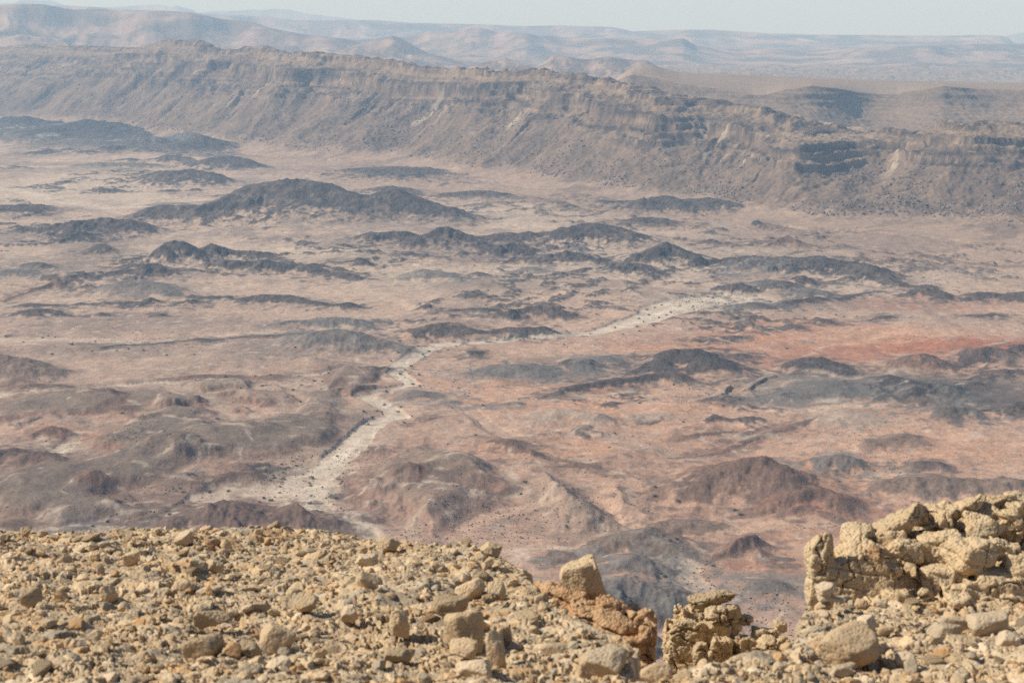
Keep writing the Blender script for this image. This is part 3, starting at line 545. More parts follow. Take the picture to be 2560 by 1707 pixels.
# crest plan line: distance behind the foot datum, deeper in the shadowed bowl at the right
def crest_t(s): return np.interp(s, [-1500, -420, -260, -120, 20, 150, 330, 800, 1800, 2600, 3600, 5000], [420, 430, 480, 590, 610, 470, 400, 430, 470, 540, 700, 760])
CREST = [(-150, 118), (0, 119), (60, 112), (150, 113), (250, 117), (330, 120), (370, 121), (402, 108), (430, 105), (462, 101), (500, 103), (522, 108), (545, 125), (575, 127), (600, 124), (640, 121), (662, 117), (690, 124), (720, 136), (765, 137), (785, 132), (810, 131), (850, 137), (900, 143),
         (935, 147), (1000, 152), (1040, 163), (1085, 171), (1130, 174), (1170, 174), (1215, 177), (1260, 182), (1300, 177), (1360, 176), (1390, 182), (1440, 185), (1470, 186), (1500, 196), (1540, 197), (1570, 211), (1610, 213), (1625, 211), (1650, 221), (1690, 226), (1730, 235), (1766, 247), (1800, 254), (1846, 262), (1900, 268),
         (1949, 273), (1992, 288), (2030, 300), (2066, 314), (2128, 324), (2190, 328), (2248, 327), (2300, 333), (2340, 328), (2370, 316), (2395, 308), (2440, 309), (2468, 311), (2500, 305), (2560, 306), (2700, 306)]
cs, ch, ct = [], [], []
for u, v in CREST:
    kx, kz = kappa(u, v)
    yy = np.arange(2300, 14000, 4.0); s1, t1 = st(kx*yy, yy)
    i = int(np.argmax(t1 > crest_t(s1)))
    cs.append(s1[i]); ch.append(H-yy[i]*kz)
cs, ch = np.array(cs), np.array(ch); o = np.argsort(cs); cs, ch = cs[o], ch[o]
CH = np.interp(S_, cs, ch); CT = crest_t(S_)
# spurs and gullies shift the whole profile in and out
ss = S_-T_*.22+wxr*1.6; sd_ = S_-.75*T_+wxr*1.2
spur = perlin(ss/330, T_/900, 311)*1.0+perlin(ss/150, T_/600, 312)*.75
fine = (perlin(ss/62, T_/260, 313)+perlin(ss/27, T_/120, 314)*.6)*(.5+1.1*sstep(-.4, .6, perlin(S_/240, T_/260, 320)))+(ridged(xr, yr, 120, 3, .5, 324)-.65)*1.6
flute = perlin(ss/12, T_/60, 315)
tt0 = np.clip((T_-T0)/(CT-T0), -.2, 6)
mid_ = np.clip(tt0*(1.0-tt0)*4, 0, 1)
big_ = 110*np.exp(-((sd_-245)/95)**2)-125*np.exp(-((sd_-55)/130)**2)+90*np.exp(-((sd_+135)/100)**2)+45*np.exp(-((sd_-620)/90)**2)-35*np.exp(-((sd_-480)/80)**2)+45*np.exp(-((sd_-1250)/110)**2)-40*np.exp(-((sd_-1080)/90)**2)
tt = (T_-T0+big_*(.15+.85*mid_)*sstep(.02, .65, tt0)+spur*((78+40*sstep(1100, 300, S_))*mid_+8)+fine*(8+7*sstep(.35, .7, tt0))*(.25+.75*mid_)+flute*(.8+2.6*sstep(.5, .66, tt0)*sstep(-.5, .6, perlin(S_/110, T_/200, 319)))*mid_)/(CT-T0)
left = sstep(3300, 4300, S_)       # gentler hills at the far end
P_T = [-.3, 0, .08, .18, .32, .48, .585, .60, .615, .70, .745, .76, .775, .86, .925, .94, .955, 1.0, 1.025, 1.16, 1.7, 2.8]
P_Z = [-.02, 0, .02, .065, .175, .37, .515, .535, .60, .69, .73, .745, .835, .895, .93, .945, 1.0, 1.0, .965, .84, .45, .15]
P_Z2 = [-.02, 0, .02, .065, .16, .33, .45, .465, .48, .58, .63, .65, .80, .85, .88, .90, 1.0, 1.0, .965, .84, .45, .15]
zr = lerp(np.interp(tt, P_T, P_Z), np.interp(tt+perlin(S_/210, T_/500, 318)*.035, P_T, P_Z2), sstep(-.35, .35, perlin(S_/420, T_/4000, 317)+.2*perlin(S_/80, T_/300, 316)))
zl = np.interp(tt, [0, .12, .3, .5, .62, .8, 1, 1.3, 2.0, 3.0], [0, .06, .22, .46, .60, .86, 1, .98, .9, .5])
zr = lerp(zr, zl, left*.8)
ledge = fbm(xr, yr, 34, 3, .6, 321); ledge2 = perlin(xr/9, yr/9, 322); br = ridged(xr, yr, 20, 2, .55, 323)-.6
hh = np.maximum(zr*CH, -30)
_zs = hh+fbm(xr, yr, 300, 2, .5, 341)*9; _p = 15.0; _q = (_zs/_p) % 1.0
stair = (sstep(.30, .48, _q)-_q)*_p
hh = hh+stair*(.25+.6*sstep(-.3, .4, perlin(S_/330, T_/300, 352)))*sstep(.42, .56, zr)*(1-sstep(.99, 1.02, zr)*.8)*(1-left*.6)
on = sstep(.02, .12, zr)
gul_ = sstep(.74, .95, ridged(ss, T_*.22, 75, 3, .55, 343))*sstep(-.3, .3, perlin(S_/260, T_/300, 344))
hh = hh+on*((ridged(ss, T_*.30, 135, 2, .5, 350)-.66)*22*sstep(.04, .22, zr)*(1-sstep(.62, .95, zr))+perlin(xr/5, yr/5, 351)*.7*sstep(.4, .6, zr)+ledge*3.4+ledge2*1.3+br*4.2*sstep(.45, .65, zr)+(ridged(ss, T_*.4, 38, 3, .55, 349)-.65)*5.0*sstep(.06, .25, zr)*(1-sstep(.9, 1, zr))-np.maximum(gul_, 0)*8*sstep(.10, .3, zr)*(1-sstep(.75, .95, zr)))
cap_ = sstep(.90, .96, zr)*(1-sstep(1.06, 1.22, tt))*(1-left*.7)
hh = hh+cap_*(np.maximum(perlin(S_/42, T_/90, 353), -.2)*8+np.maximum(perlin(S_/15, T_/40, 354), -.1)*4.5-1.5)
z_old = Z[sl]
zmix = np.maximum(z_old, hh+np.where(zr < .01, -40, 0))
isr = (hh > z_old+.3) & (zr > .03)
# colours: mauve grey talus, tan cliff bands, pale streaks down the chutes
TAL = col3(.162, .114, .080); TAN = col3(.245, .176, .117); DRK = col3(.055, .043, .038); CRM = col3(.40, .325, .23)
cr = lerp(TAL, TAN, (sstep(-.3, .5, spur*.5+ledge*.4)*.35)[..., None])
tz = zr+ledge*.012
band = np.maximum.reduce([sstep(.52, .54, tz)*(1-sstep(.60, .62, tz)), sstep(.735, .75, tz)*(1-sstep(.83, .845, tz)), sstep(.935, .95, tz)*(1-sstep(1.0, 1.03, tz))])
cr = lerp(cr, lerp(DRK, TAN, (sstep(-.4, .6, flute+ledge)*.8)[..., None]), (band*.75)[..., None])
layer = perlin((hh+ledge*1.2)/3.4, S_/240, 345)+.7*perlin((hh+ledge)/8.5, S_/500, 346)
cr = lerp(cr, DRK*.9, (sstep(.05, .55, layer)*sstep(.42, .58, zr)*(1-sstep(1.0, 1.03, tt))*(.35+.5*sstep(-.3, .3, perlin(S_/330, T_/300, 352))))[..., None])
cr = lerp(cr, TAN*1.25, (sstep(.1, .6, -layer)*sstep(.45, .6, zr)*(1-sstep(1.0, 1.03, tt))*.55)[..., None])
cr = lerp(cr, TAN, (sstep(.845, .87, tz)*(1-sstep(.92, .94, tz))*.6)[..., None])
streak = sstep(.42, .8, perlin(ss/34, T_/700, 331)+.35*perlin(ss/9, T_/300, 332)+.25*ledge)*sstep(.30, .42, zr)*(1-sstep(.70, .80, zr))*sstep(-.1, .3, perlin(S_/260, T_/300, 333))
cr = lerp(cr, CRM, (streak*.75)[..., None])
cr = lerp(cr, lerp(PINK, SAND, .5), ((1-sstep(.03, .16, zr))*.55)[..., None])
boul = sstep(.42, .8, ledge2+br*.7)*sstep(.05, .2, zr)*(1-sstep(.5, .56, zr))*sstep(-.2, .25, perlin(S_/150, T_/120, 334))
cr = lerp(cr, DRK, (boul*.55)[..., None])
cr = lerp(cr, lerp(TAN, SAND, .4), (sstep(1.02, 1.12, tt)*.8)[..., None])
cr = lerp(cr, DRK, (sstep(.05, .6, fbm(xr, yr, 85, 3, .55, 347)+.3*ledge)*.42*(1-sstep(.85, .95, zr)))[..., None])
cr = cr*(1+ledge*.13+ledge2*.12+br*.18)[..., None]
foot_ = sstep(-420, 0, T_-T0+ledge*40+wxr*4)*(1-sstep(.3, 3, z_old-4))
C[sl] = lerp(C[sl], lerp(TAL*1.15, PINK, .35)*(1+.2*ledge[..., None]*0+.15*ledge2[..., None]), (foot_*.62*(xr/yr > -.17))[..., None])
cr = lerp(cr, lerp(DRK, TAL, .4), (left*sstep(.5, .15, zr)*.55)[..., None])
blend = sstep(-1.5, 3.5, hh-z_old)*(zr > .005)
C[sl] = lerp(C[sl], cr, blend[..., None])
Z[sl] = zmix
ID[sl] = np.where(isr & (ID[sl] == 0) | (isr & (hh > z_old+2)), RID, ID[sl])
NAMES[RID] = ('escarpment', 'long grey brown escarpment with banded cliffs and furrowed scree across the crater', 'escarpment')

# ------------------------------------------------------------------ generic far relief by skyline
def skyline(pts, dist, wander, seed):
    """bearing -> crest distance and height, so that the crest stands where the photo shows it"""
    p = np.array(pts, float); kx, kz = kappa(p[:, 0], p[:, 1]); o = np.argsort(kx)
    k = np.interp(TC, kx[o], kz[o])
    D = np.interp(TC, kx[o], np.broadcast_to(np.asarray(dist, float), len(p))[o]) if np.ndim(dist) else np.full(NC, float(dist))
    D = D*(1+wander*perlin((TC*14).astype(f32), np.zeros(NC, f32)+.37, seed)+wander*.5*perlin((TC*44).astype(f32), np.zeros(NC, f32)+.71, seed+1))
    return D, H-D*k
def stamp(hh, cc, sl, rid, name=None, lift=.5):
    zo = Z[sl]; k = hh > zo+lift
    C[sl] = np.where(k[..., None], cc, C[sl]); ID[sl] = np.where(k, rid, ID[sl]); Z[sl] = np.maximum(zo, hh)
    if name: NAMES[rid] = name

# second rim behind the escarpment: level mesa with a banded cliff edge
EDGE = [(1480, 210), (1541, 200), (1580, 186), (1640, 196), (1700, 208), (1800, 222), (1880, 236), (1916, 236), (1960, 226), (2029, 216), (2085, 220), (2139, 230), (2190, 233), (2241, 234), (2300, 225), (2358, 217), (2450, 222), (2560, 226), (2700, 226)]
EDGED = [4500, 4500, 4500, 4450, 4400, 4300, 4230, 4180, 4130, 4100, 4200, 4330, 4430, 4400, 4200, 4120, 4250, 4150, 4150]
D1, H1 = skyline(EDGE, EDGED, .006, 401)
_k = np.hanning(81); D1 = np.convolve(np.pad(D1, 40, 'edge'), _k/_k.sum(), 'valid')
H1 = H-(H-H1)/1.0
D2, H2 = skyline([(1480, 215), (1541, 197), (1565, 180), (1585, 168), (1603, 161), (1630, 163), (1660, 173), (1700, 182), (1750, 185), (1810, 186), (1900, 191), (1960, 194), (2029, 197), (2060, 198), (2120, 200), (2212, 203), (2330, 206), (2431, 207), (2470, 208), (2560, 210), (2700, 211)], 5050, .004, 403)
rm = (slice(int(np.searchsorted(YR, 3300)), int(np.searchsorted(YR, 7400))), slice(0, NC))
xm, ym = X[rm], Y[rm]
sh = perlin(xm/170, ym/170, 411)*60+perlin(xm/70, ym/70, 412)*22+perlin(xm/24, ym/24, 413)*6
dd = ym-D1[None, :]-sh*sstep(-420, -60, ym-D1[None, :])*(1-sstep(-20, 60, ym-D1[None, :])*.7)
drop = H1[None, :]-60
zf = np.interp(dd, [-900, -520, -360, -240, -130, -112, -100, -66, -58, -20, 0, 30], [-.15, -.02, .08, .28, .52, .56, .66, .74, .84, .90, 1.0, 1.0])
face = 60+drop*zf
g = np.clip((ym-D1[None, :])/(D2-D1)[None, :], 0, 1)
top = H1[None, :]+(H2-H1)[None, :]*g-sstep(1.0, 3.2, (ym-D1[None, :])/(D2-D1)[None, :])*90
und = fbm(xm, ym, 140, 3, .5, 414)
rimz = np.where(dd < 0, face, top-np.maximum(und, 0)*2.5*np.where(g < 1, 1, 0))+np.where(dd < -5, perlin(xm/13, ym/20, 415)*1.5+(ridged(xm, ym, 60, 3, .55, 418)-.65)*9, 0)
end = sstep(.0500, .0640, TC)[None, :]      # the mesa ends at its pale nose
rimz = np.where(end > 0, rimz, -60)
strat = perlin(rimz/5.5, xm/900, 416)
cm = lerp(TAN, SAND, .12)*(1+.08*und)[..., None]
ct_ = lerp(TAL, TAN, (.5+.5*strat)[..., None]); ct_ = lerp(ct_, DRK, (sstep(.55, .62, zf)*.4*(strat > -.1))[..., None])
ct_ = lerp(ct_, CRM, (sstep(.45, .8, perlin((xm+sh)/26, ym/400, 417)+und*.3)*.5*(zf < .6))[..., None])
cm = np.where((dd < 0)[..., None], ct_, cm)
cm = lerp(cm, lerp(SAND, PALE, .2), (1-sstep(.058, .075, TC))[None, :, None]*.6)
stamp(rimz, cm, rm, RIM, ('plateau', 'flat topped tan plateau with dark banded cliffs behind the escarpment', 'plateau'))
# small ridge linking the escarpment to the plateau
# ------------------------------------------------------------------ far country
rb = int(np.searchsorted(YR, 5400)); bk = (slice(rb, NR), slice(0, NC))
xb, yb = X[bk], Y[bk]
sb, tb = st(xb, yb); beyond = sstep(-50, 900, tb-crest_t(sb)-150)
base = np.where(tb > crest_t(sb)+150, np.interp(yb, [5400, 6200, 7000, 9000, 12000, 16000, 45000], [-60, -25, 5, 38, 92, 138, 140]), -60)+fbm(xb, yb, 900, 4, .5, 501)*14*sstep(6000, 8000, yb)
fb = fbm(xb, yb, 700, 4, .55, 502)
cb = lerp(lerp(PINK, SAND, .2)*.7, TAL*.8, (sstep(-.3, .4, fb)*.75)[..., None]); cb = lerp(cb, DRK*.7, (sstep(.35, .7, fbm(xb, yb, 1500, 3, .5, 503)+.25*fb)*.6)[..., None])
stamp(base.astype(f32), cb, bk, FARID, ('desert_plain', 'hazy pinkish desert plain far beyond the escarpment', 'plain'), lift=-.01)
RANGES = [
 ('mountain_range', 'faintest blue range on the skyline, almost lost in the haze', 26000, 1500, .03, [(-200, 12), (0, 5), (60, 1), (128, 1), (165, 15), (250, 20), (402, 11), (440, 14), (500, 30), (600, 27), (695, 18), (760, 33), (860, 46), (1000, 58), (1200, 66), (1400, 72), (1600, 79), (1800, 78), (1900, 82), (2011, 86), (2200, 90), (2480, 90), (2504, 92), (2540, 84), (2560, 82), (2700, 80)]),
 ('mountain_range', 'long level blue tableland with pale cliffs along the skyline', 16500, 1700, .03, [(-200, 16), (0, 15), (165, 14), (240, 18), (329, 25), (402, 26), (530, 36), (658, 41), (731, 51), (800, 52), (850, 51), (941, 51), (1033, 58), (1142, 60), (1216, 62), (1307, 66), (1398, 64), (1460, 66), (1526, 68), (1560, 74), (1581, 79), (1710, 75), (1780, 75), (1846, 79), (1927, 86), (2011, 88), (2175, 88), (2248, 90), (2395, 90), (2431, 88), (2504, 90), (2520, 96), (2534, 108), (2600, 112), (2700, 112)]),
 ('hill_range', 'low hazy hills with pale gullied flanks in front of the tableland', 12200, 1400, .05, [(560, 130), (700, 120), (860, 104), (940, 97), (985, 92), (1010, 94), (1069, 80), (1130, 78), (1197, 70), (1250, 80), (1307, 84), (1370, 91), (1435, 95), (1600, 97), (1710, 97), (1740, 116), (1800, 124), (1900, 124), (2000, 128), (2150, 122), (2300, 116), (2450, 110), (2560, 112), (2700, 112)]),
 ('mountain_range', 'broad pale blue mountain with rounded spurs behind the escarpment', 10200, 1700, .04, [(-200, 14), (0, 13), (55, 9), (110, 11), (154, 20), (185, 24), (256, 23), (311, 29), (402, 27), (475, 31), (548, 47), (633, 57), (676, 71), (768, 88), (860, 98), (930, 116), (1000, 140), (1100, 162), (1200, 190), (2700, 195)]),
 ('pyramid_hill', 'hazy blue pointed hill rising beyond the escarpment', 9200, 700, .01, [(800, 150), (850, 130), (930, 104), (960, 98), (982, 90), (1005, 99), (1040, 118), (1069, 133), (1130, 148), (1200, 170), (1250, 200), (2700, 210)]),
 ('hill_range', 'pair of blue shadowed hills just past the escarpment crest', 7300, 420, .01, [(1000, 215), (1120, 190), (1178, 168), (1220, 154), (1263, 146), (1300, 157), (1340, 168), (1362, 158), (1380, 141), (1400, 140), (1440, 147), (1471, 150), (1500, 145), (1526, 144), (1570, 150), (1618, 152), (1640, 166), (1700, 190), (1800, 215), (2700, 225)]),
]
for i, (nm, lab, D, W, wander, pts) in enumerate(RANGES):
    Dn, Hn = skyline(pts, D, wander, 601+i*10)
    q = (slice(int(np.searchsorted(YR, D-2.6*W)), int(min(NR, np.searchsorted(YR, D+2.5*W)+1))), slice(0, NC))
    xq, yq = X[q], Y[q]
    L = W/3.2
    gl = (ridged(xq, yq, L, 4, .55, 611+i*10)-.62)*1.6
    zb = Z[q]
    r = (yq-Dn[None, :]-W*.05)/W
    sq, tq = st(xq, yq)
    hgt = np.maximum(Hn[None, :]-zb, 0)
    pr = np.interp(r+gl*.22*np.clip(-r*2.5, 0, 1), [-2.2, -1.1, -.62, -.34, -.14, -.05, 0, .2, 1.0, 2.4], [-.05, .06, .22, .46, .72, .93, 1.0, 1.0, .75, .2])
    hq = np.where((tq > crest_t(sq)+250) & (yq > 5500) & (pr > .01), zb+hgt*pr*sstep(150, 1000, tq-crest_t(sq)), -200)
    nf = fbm(xq, yq, W/4, 4, .6, 615+i*10)
    strat = perlin(hq/(9+i), xq/3000, 616+i)
    cq = lerp(TAL*.85, lerp(TAL, PINK, .75), (sstep(-.4, .5, nf)*.9)[..., None])
    cq = lerp(cq, DRK, (sstep(.1, .6, strat)*.35*sstep(.5, .8, pr))[..., None])
    cq = lerp(cq, PALE, (sstep(.55, .9, perlin(xq/170, yq/700, 618+i)+.4*nf)*.6*sstep(.2, .5, pr)*(1-sstep(.75, .95, pr)))[..., None])
    stamp(hq.astype(f32), cq, q, FARID+1+i, (nm, lab, 'mountains' if 'mountain' in nm else 'hills'))
# pale crag alone on the far plain
uu, vv = 2036, 172
kx, kz = kappa(uu, vv)
kk = (slice(rb, int(np.searchsorted(YR, 12500))), slice(0, NC))
yy = 8000.; xx = kx*yy
dcr = np.hypot((X[kk]-xx)/62, (Y[kk]-yy)/130)+perlin(X[kk]/25, Y[kk]/60, 701)*.25
zc_ = Z[kk]+16*np.clip(1-dcr, 0, 1)**1.2
C[kk] = lerp(C[kk], WHITE, ((1-sstep(.5, 1.5, dcr+np.abs(perlin(X[kk]/60, Y[kk]/200, 702))*.5))*.4)[..., None]); Z[kk] = zc_

# ------------------------------------------------------------------ meshes
def terrain_material():
    m = bpy.data.materials.new('desert_soil'); m.use_nodes = True
    nt = m.node_tree; nd = nt.nodes; lk = nt.links
    b = nd['Principled BSDF']; b.inputs['Roughness'].default_value = .95; b.inputs['Specular IOR Level'].default_value = .1
    at = nd.new('ShaderNodeAttribute'); at.attribute_name = 'soil'
    tc = nd.new('ShaderNodeTexCoord')
    mx = None
    src = at.outputs['Color']
    for sc, lo, hi, det in ((.55, .78, 1.22, 4), (.13, .80, 1.20, 5)):
        n = nd.new('ShaderNodeTexNoise'); n.inputs['Scale'].default_value = sc; n.inputs['Detail'].default_value = det; n.inputs['Roughness'].default_value = .65
        lk.new(tc.outputs['Object'], n.inputs['Vector'])
        mr = nd.new('ShaderNodeMapRange'); mr.inputs['From Min'].default_value = .3; mr.inputs['From Max'].default_value = .7; mr.inputs['To Min'].default_value = lo; mr.inputs['To Max'].default_value = hi
        lk.new(n.outputs['Fac'], mr.inputs['Value'])
        mm = nd.new('ShaderNodeVectorMath'); mm.operation = 'SCALE'
        lk.new(src, mm.inputs[0]); lk.new(mr.outputs['Result'], mm.inputs['Scale']); src = mm.outputs['Vector']
    lk.new(src, b.inputs['Base Color'])
    n = nd.new('ShaderNodeTexNoise'); n.inputs['Scale'].default_value = .35; n.inputs['Detail'].default_value = 5; n.inputs['Roughness'].default_value = .7
    lk.new(tc.outputs['Object'], n.inputs['Vector'])
    bp = nd.new('ShaderNodeBump'); bp.inputs['Strength'].default_value = .55; bp.inputs['Distance'].default_value = 1.6
    lk.new(n.outputs['Fac'], bp.inputs['Height']); lk.new(bp.outputs['Normal'], b.inputs['Normal'])
    return m
SOIL = terrain_material()
C = np.clip(C, .01, .85)
idx = np.arange(NR*NC, dtype=np.int32).reshape(NR, NC)
quads = np.stack([idx[:-1, :-1], idx[:-1, 1:], idx[1:, 1:], idx[1:, :-1]], -1).reshape(-1, 4)
qid = ID[:-1, :-1].ravel()
co = np.stack([X, Y, Z], -1).reshape(-1, 3); cf = C.reshape(-1, 3)
order = np.argsort(qid, kind='stable'); qs = qid[order]
bounds = np.searchsorted(qs, np.arange(qs.max()+2))
remap = np.full(NR*NC, -1, np.int32)
for k in range(len(bounds)-1):
    sel = order[bounds[k]:bounds[k+1]]
    if len(sel) < 6: continue
    q = quads[sel]; vs = np.unique(q)
    remap[vs] = np.arange(len(vs), dtype=np.int32)
    nm, lab, cat = NAMES[k]
    tag(link(nm, np_mesh(nm, co[vs], remap[q], SOIL, cf[vs])), lab, cat, kind='structure')
def terrain_z(x, y):
    x, y = np.asarray(x, float), np.asarray(y, float)
    i = np.clip(np.searchsorted(YR, y)-1, 0, NR-2); t = x/y; j = np.clip(np.searchsorted(TC, t)-1, 0, NC-2)
    a = (y-YR[i])/(YR[i+1]-YR[i]); b = (t-TC[j])/(TC[j+1]-TC[j])
    return (Z[i, j]*(1-a)*(1-b)+Z[i+1, j]*a*(1-b)+Z[i, j+1]*(1-a)*b+Z[i+1, j+1]*a*b)
# ------------------------------------------------------------------ the stony rim the picture is taken from
CROPS.update(O=(1900, 1200, 3.092), P=(1250, 1350, 3.136), Q=(860, 1330, 4.158), R=(430, 1310, 3.949), T=(0, 1300, 5.407))
def plane_z(y): return H-4.2-.1625*(np.asarray(y, float)-10)
def ledge_point(u, v):
    dx, dy, dz = ray(u, v)
    t = -2.575/(dz+.1625*dy)
    return dx*t, dy*t
LB = np.array([(-3600, 1300), (-1500, 1345), (-420, 1338), (-100, 1334), (60, 1326), (200, 1330), (460, 1326), (620, 1336), (800, 1330), (860, 1340), (960, 1350), (1010, 1364), (1150, 1358), (1200, 1372), (1250, 1394), (1310, 1420), (1350, 1482), (1428, 1556), (1492, 1580), (1550, 1592), (1580, 1625), (1588, 1670), (1590, 1700), (1640, 1712), (1700, 1694), (1800, 1672), (1920, 1640), (2000, 1592), (2040, 1540), (2110, 1480), (2250, 1430), (2400, 1400), (2560, 1390), (2980, 1385), (4200, 1370), (6200, 1300)], float)
lx, ly = ledge_point(LB[:, 0], LB[:, 1])
LPOLY = np.vstack([np.stack([lx, ly], 1), [(19, 1.0), (-19, 1.0)]])
TL = np.concatenate([np.linspace(-1.1, -.40, 230, endpoint=False), np.linspace(-.40, .40, 1190), np.linspace(.40, 1.1, 231)[1:]]); YL = np.concatenate([np.arange(1.5, 8.2, .12), np.arange(8.2, 17.8, .0165), np.arange(17.8, 20, .05)])
GY = np.repeat(YL[:, None], len(TL), 1).astype(f32); GX = (YL[:, None]*TL[None, :]).astype(f32)
def cells(x, y, lam, seed, jit=.85):
    """cracked-stone pattern: offset from the cell's stone, gap to the next stone, and four random numbers per stone"""
    gxx, gyy = x/lam, y/lam
    ix, iy = np.floor(gxx).astype(np.int32), np.floor(gyy).astype(np.int32)
    f1 = np.full(x.shape, 9, f32); f2 = f1.copy(); dx1 = np.zeros(x.shape, f32); dy1 = dx1.copy(); k1 = np.zeros(x.shape, np.int32)
    for a_ in (-1, 0, 1):
        for b_ in (-1, 0, 1):
            h1 = _h(ix+a_, iy+b_, seed); h2 = _h(ix+a_, iy+b_, seed+1)
            ddx = gxx-(ix+a_+.5+(h1/255.-.5)*jit); ddy = gyy-(iy+b_+.5+(h2/255.-.5)*jit)
            d_ = np.sqrt(ddx*ddx+ddy*ddy).astype(f32)
            k = d_ < f1
            f2 = np.where(k, f1, np.minimum(f2, d_)); f1 = np.where(k, d_, f1)
            dx1 = np.where(k, ddx, dx1); dy1 = np.where(k, ddy, dy1); k1 = np.where(k, (h1.astype(np.int32)*256+h2), k1)
    rnd = [((k1*m+c_) % 65521/65521.).astype(f32) for m, c_ in ((7919, 13), (104729 % 65521, 77), (31337, 5), (15485863 % 65521, 41))]
    return dx1, dy1, f2-f1, rnd
q3 = fbm(GX, GY, .9, 3, .5, 801); q4 = fbm(GX, GY, .10, 3, .6, 802); qw = fbm(GX, GY, .22, 2, .5, 807)*.07; qv = fbm(GX, GY, .22, 2, .5, 808)*.07
d, _ = seg_dist(GX+q3*.10, GY+q3*.10, LPOLY)
ins = inside(GX+q3*.10, GY+q3*.10, LPOLY)
out = np.where(ins, 0, d)
dens = fbm(GX, GY, 1.6, 2, .5, 809)          # where big slabs lie, where only grit
relief = np.full(GX.shape, -.03, f32)+q4*.010
tint = np.ones(GX.shape+(3,), f32)*np.array([.49, .345, .20], f32)
STT = np.array([(.53, .395, .235), (.48, .365, .23), (.37, .30, .21), (.60, .465, .30), (.49, .32, .165), (.53, .40, .24), (.43, .34, .225), (.55, .415, .255)], f32)
for lam, seed, amp, keep_, tilt in ((.33, 821, .07, .08, .32), (.17, 823, .055, .24, .42), (.095, 825, .040, .44, .5), (.055, 827, .028, .62, .65), (.033, 829, .017, .75, .7)):
    dx_, dy_, gap, rn = cells(GX*.85+qw, GY+qv, lam, seed)
    top = amp*(.25+.75*rn[0])+lam*tilt*((rn[1]-.5)*dx_+(rn[2]-.5)*dy_)+q4*.012*min(1, lam/.2)
    edge = sstep(.02, .11, gap)
    hs = top*edge**.45-.05*(1-edge)
    on_ = (rn[3] < keep_+dens*.5) & (hs > relief)
    tk = STT[((rn[0]*7919+rn[2]*31) % 1*8).astype(int) % 8]*(.86+.28*rn[1])[..., None]
    tint = np.where(on_[..., None], tk, tint); relief = np.where(on_, hs, relief)
tint = tint*(1+q4*.10)[..., None]
steps = np.floor(out*3.2)/3.2+sstep(.0, .3, out*3.2 % 1)/3.2*.5
GZ = plane_z(GY)+q3*.085+relief*sstep(0, .3, d+.1)+fbm(GX, GY, 2.8, 2, .5, 803)*.10*sstep(17, 13, GY)-np.where(ins, 0, out*4.5+steps*2.5+sstep(0, .12, out)*.3)
GZ = np.maximum(GZ, H-34)
ledge_mask = ins
def _li(x, y):
    i = np.clip(np.searchsorted(YL, np.asarray(y, float)), 0, len(YL)-1); j = np.clip(np.searchsorted(TL, np.asarray(x, float)/np.asarray(y, float)), 0, len(TL)-1); return i, j
def ledge_z(x, y): return GZ[_li(x, y)]
def on_ledge(x, y): return ledge_mask[_li(x, y)]

